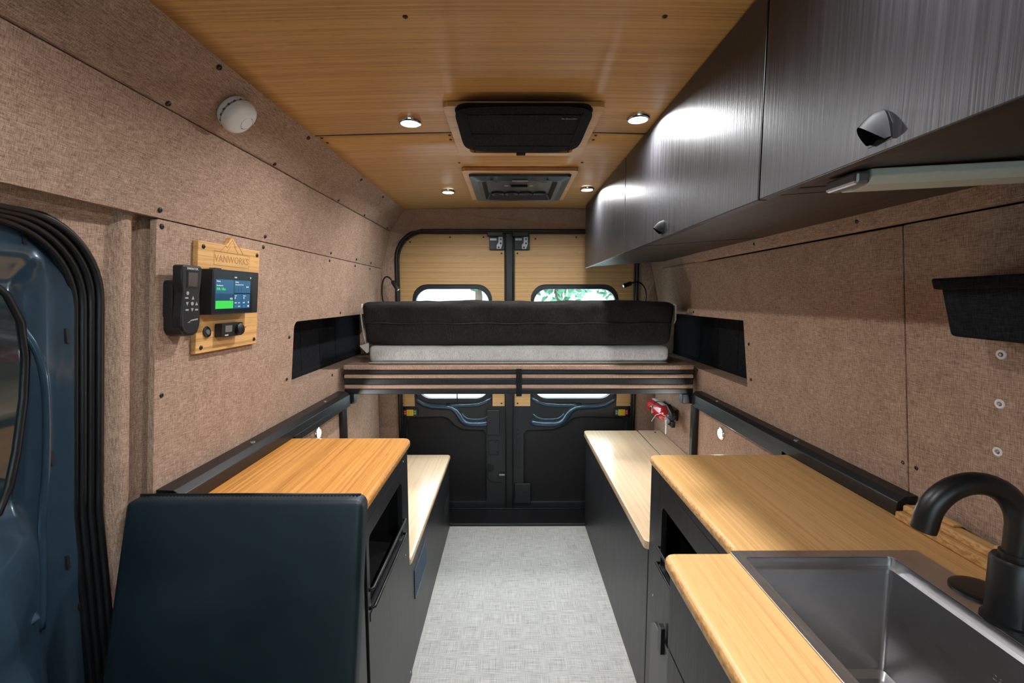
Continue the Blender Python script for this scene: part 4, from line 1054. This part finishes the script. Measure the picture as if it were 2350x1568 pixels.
# heater controller
hc = thing('heater_controller', 'small black controller with rotary knob on the control board', 'controller', WPt(1.27, 1.284, .014))
bd(rrect(1.218, 1.312, 1.283, 1.320, .004), .0142, .034).build('case', 'plastic_black', hc, .002)
bd(rrect(1.232, 1.262, 1.296, 1.314, .001), .034, .0345).build('small_screen', 'lcd_grey', hc)
b = B(); b.lathe([(.0155, 0), (.0155, .009), (.013, .011), (0, .011)], WPt(1.291, 1.3015, .034), (1, 0, .09), 24); smooth_by_angle(b.build('knob', 'rubber', hc))
bd(rrect(1.231, 1.246, 1.2865, 1.2895, .0005, 2), .034, .0344).build('maker_mark', 'print_white', hc)
def pushb(y, z, r, label, nm, ring_m='rubber', core='plastic_grey'):
    t = thing(nm, label, 'button', WPt(y, z, .014))
    b = B(); b.lathe([(r, 0), (r, .003), (r * .72, .0045), (r * .68, .0030), (0, .0030)], WPt(y, z, .0141), (1, 0, .09), 24); smooth_by_angle(b.build('bezel', ring_m, t))
    b = B(); b.lathe([(r * .55, 0), (r * .5, .0025), (0, .003)], WPt(y, z, .0168), (1, 0, .09), 20); smooth_by_angle(b.build('core', core, t))
pushb(1.185, 1.301, .0145, 'round power button with grey centre low on the control board', 'power_button')
pushb(1.333, 1.305, .0115, 'round black socket beside the small black controller', 'power_socket', 'rubber', 'rubber')
b = B(); b.lathe([(.004, 0), (.004, .003), (0, .0045)], WPt(1.354, 1.304, .0141), (1, 0, .09), 14); tag(b.build('indicator_lamp', 'copper'), 'tiny copper indicator lamp at the edge of the control board', 'indicator')

# ================================================================== SMALL FITTINGS
# right wall: snap studs and the fabric bin
for k, (y, z, l) in enumerate(((.815, 1.287, 'top pale snap stud, just below the black fabric bin'), (.818, 1.195, 'pale snap stud halfway between two others on the right wall'), (.822, 1.103, 'lowest pale snap stud, just above the faucet'))):
    t = thing('snap_stud', l, 'snap stud', (RX(z), y, z), 'snap studs'); n = wall_n(RP, z, -1)
    b = B(); b.lathe([(.0090, 0), (.0092, .0014), (.0080, .0028), (.0046, .0022), (.0040, .0008), (0, .0008)], (RX(z), y, z), n, 20); smooth_by_angle(b.build('ring', 'white_plastic', t))
    b = B(); b.lathe([(.0032, 0), (.0032, .0024), (.0022, .0034), (0, .0034)], (RX(z), y, z), n, 14); b.build('stud', 'dull_metal', t)
bn = thing('fabric_bin', 'black fabric bin hung on the right wall', 'bin', (.85, .70, 1.322))
b = B(); b.hexa([(.885, .845, 1.325), (.770, .790, 1.322), (.770, .50, 1.318), (.885, .46, 1.318)], [(.875, .868, 1.418), (.752, .800, 1.420), (.752, .48, 1.423), (.875, .44, 1.423)]); b.build('bin_body', 'canvas_black', bn, .008, 3)
b = B(); b.hexa([(.878, .872, 1.402), (.744, .802, 1.404), (.744, .476, 1.407), (.878, .436, 1.407)], [(.874, .874, 1.420), (.742, .806, 1.423), (.742, .472, 1.427), (.874, .434, 1.426)]); b.build('bin_rim', 'canvas_black', bn, .004)
# reading lamps
def gooseneck(path, head, label, base):
    t = thing('reading_lamp', label, 'lamp', base, 'bedside reading lamps')
    b = B(); b.lathe([(.020, 0), (.020, .008), (.012, .012), (0, .012)], base, (0, -1, 0), 20); b.build('wall_plate', 'metal_black', t)
    b = B(); b.tube(path, .0045, 8); b.build('gooseneck', 'rubber', t, smooth=True)
    a, c = Vector(head[0]), Vector(head[1]); d = (c - a); L = d.length
    b = B(); b.lathe([(.008, 0), (.0125, .006), (.0125, L), (.010, L), (.010, L - .004), (0, L - .004)], a, d, 20); smooth_by_angle(b.build('lamp_head', 'metal_black', t))
    b = B(); b.lathe([(.0085, 0), (.006, .003), (0, .0035)], c - d.normalized() * .0035, d, 16); b.build('lens', 'chrome', t)
gooseneck(bez([(-.755, 2.84, 1.30), (-.765, 2.68, 1.33), (-.758, 2.66, 1.56), (-.705, 2.65, 1.53), (-.672, 2.64, 1.478)]), ((-.676, 2.641, 1.484), (-.640, 2.63, 1.432)), 'thin black gooseneck reading lamp in the corner by the plain left wall', (-.755, 2.848, 1.30))
gooseneck(bez([(.83, 2.84, 1.34), (.825, 2.70, 1.36), (.80, 2.66, 1.50), (.74, 2.65, 1.485), (.70, 2.64, 1.472)]), ((.702, 2.641, 1.473), (.652, 2.63, 1.455)), 'thin black gooseneck reading lamp below the end of the overhead cabinets', (.83, 2.848, 1.34))
# fire extinguisher on the right wall
ex = thing('fire_extinguisher', 'red fire extinguisher lying in a bracket on the wall above the higher bench', 'fire extinguisher', (.855, 2.45, .70))
ec = Vector((.853, 2.66, .752)); ea = Vector((-.02, -1, .03)).normalized()
b = B(); b.lathe([(0, 0), (.028, .002), (.041, .012), (.044, .03), (.044, .235), (.040, .262), (.028, .285), (.017, .295), (.017, .305), (0, .305)], ec, ea, 32); smooth_by_angle(b.build('cylinder', 'red_paint', ex))
def band(t0, t1, r0, mat, nm, a0=0, a1=2 * PI):
    b = B(); u = Vector((0, 0, 1)); u = (u - ea * u.dot(ea)).normalized(); w = ea.cross(u); n = 28
    b.grid(n, 1, lambda a, c: ec + ea * (t0 + (t1 - t0) * c) + (u * math.cos(a0 + (a1 - a0) * a) + w * math.sin(a0 + (a1 - a0) * a)) * r0)
    return b.build(nm, mat, ex, smooth=True)
band(.02, .22, .0445, 'label_white', 'paper_label', .35, -.75)
band(.108, .124, .0455, 'chrome', 'strap')
b = B(); b.box(.802, .812, 2.525, 2.55, .735, .775); b.build('strap_buckle', 'chrome', ex, .003)
b = B(); b.lathe([(.017, 0), (.019, .004), (.019, .035), (.012, .045), (0, .045)], ec + ea * .30, ea, 20); b.build('valve', 'rubber', ex)
vh = ec + ea * .335
b = B(); b.hexa([vh + Vector((-.012, .02, .01)), vh + Vector((.012, .02, .01)), vh + Vector((.012, -.030, .012)), vh + Vector((-.012, -.030, .012))], [vh + Vector((-.012, .055, .062)), vh + Vector((.012, .055, .062)), vh + Vector((.012, -.020, .034)), vh + Vector((-.012, -.020, .034))]); b.build('lever', 'rubber', ex, .003)
b = B(); b.box(vh.x - .011, vh.x + .011, vh.y - .03, vh.y + .03, vh.z - .045, vh.z - .012); b.build('handle', 'rubber', ex, .006)
b = B(); b.lathe([(.018, 0), (.018, .010), (.015, .012), (0, .012)], vh + Vector((-.016, .012, -.015)), (-1, -.3, 0), 20); b.build('gauge', 'print_grey', ex)
b = B(); b.tube([vh + Vector((-.03, .01, .008)), vh + Vector((-.04, .05, .012)), vh + Vector((-.045, .12, -.015)), vh + Vector((-.045, .19, -.07))], .002, 6); b.build('safety_tie', 'white_plastic', ex, smooth=True)
b = B(); b.hexa([vh + Vector((-.03, -.004, -.085)), vh + Vector((-.03, .008, -.085)), vh + Vector((-.027, .008, -.085)), vh + Vector((-.027, -.004, -.085))], [vh + Vector((-.03, -.004, -.01)), vh + Vector((-.03, .008, -.01)), vh + Vector((-.027, .008, -.01)), vh + Vector((-.027, -.004, -.01))]); b.build('pull_pin', 'white_plastic', ex)
b = B(); b.box(.898, .9095, 2.40, 2.62, .725, .785); b.build('bracket', 'rubber', ex, .003)

# ================================================================== OUTSIDE
gr = B(); gr.box(-40, 40, 3.4, 60, -.72, -.62); struct(gr.build('ground', 'asphalt'), 'pale paved yard behind the van')
gr2 = B(); gr2.box(-40, 40, -40, 3.4, -.72, -.62); struct(gr2.build('ground', 'asphalt'), 'pale paved yard around the van')
bf = thing('building', 'pale building seen through the rear windows', 'building', (-2, 24, -.62))
b = B(); b.box(-14, 12, 24, 30, -.62, 7.5); b.build('wall', 'facade', bf)
for i in range(9):
    for z in (.6, 3.4):
        x = -12.5 + i * 2.7
        b = B(); b.box(x, x + 1.3, 23.93, 24.0, z, z + 1.6); b.build('window', 'facade_glass', bf)
def tree(x, y, h, r, seed, label):
    t = thing('tree', label, 'tree', (x, y, -.62), 'trees behind the van'); rnd = random.Random(seed)
    b = B(); b.tube([(x, y, -.62), (x + .05, y, h * .4), (x - .05, y + .05, h * .75)], [.14, .11, .06], 8); b.build('trunk', 'bark', t)
    b = B()
    for k in range(1100):
        d = Vector((rnd.gauss(0, 1), rnd.gauss(0, 1), rnd.gauss(0, .8))).normalized() * r * rnd.uniform(.45, 1)
        c = Vector((x, y, h * .72)) + d; u = Vector((rnd.gauss(0, 1), rnd.gauss(0, 1), rnd.gauss(0, 1))).normalized(); w = u.orthogonal().normalized(); s_ = rnd.uniform(.08, .15)
        b.face([b.bm.verts.new(c + u * s_), b.bm.verts.new(c + w * s_ * .6), b.bm.verts.new(c - u * s_), b.bm.verts.new(c - w * s_ * .6)])
    o = b.build('foliage', 'leaf', t); o['kind'] = 'stuff'
tree(1.35, 13, 3.4, 1.35, 1, 'leafy green tree seen through the right rear window')
tree(3.6, 15, 3.6, 1.3, 2, 'leafy green tree at the outer edge of the right rear window')
tree(-1.0, 14, 3.6, 1.0, 3, 'leafy green tree seen through the left rear window')
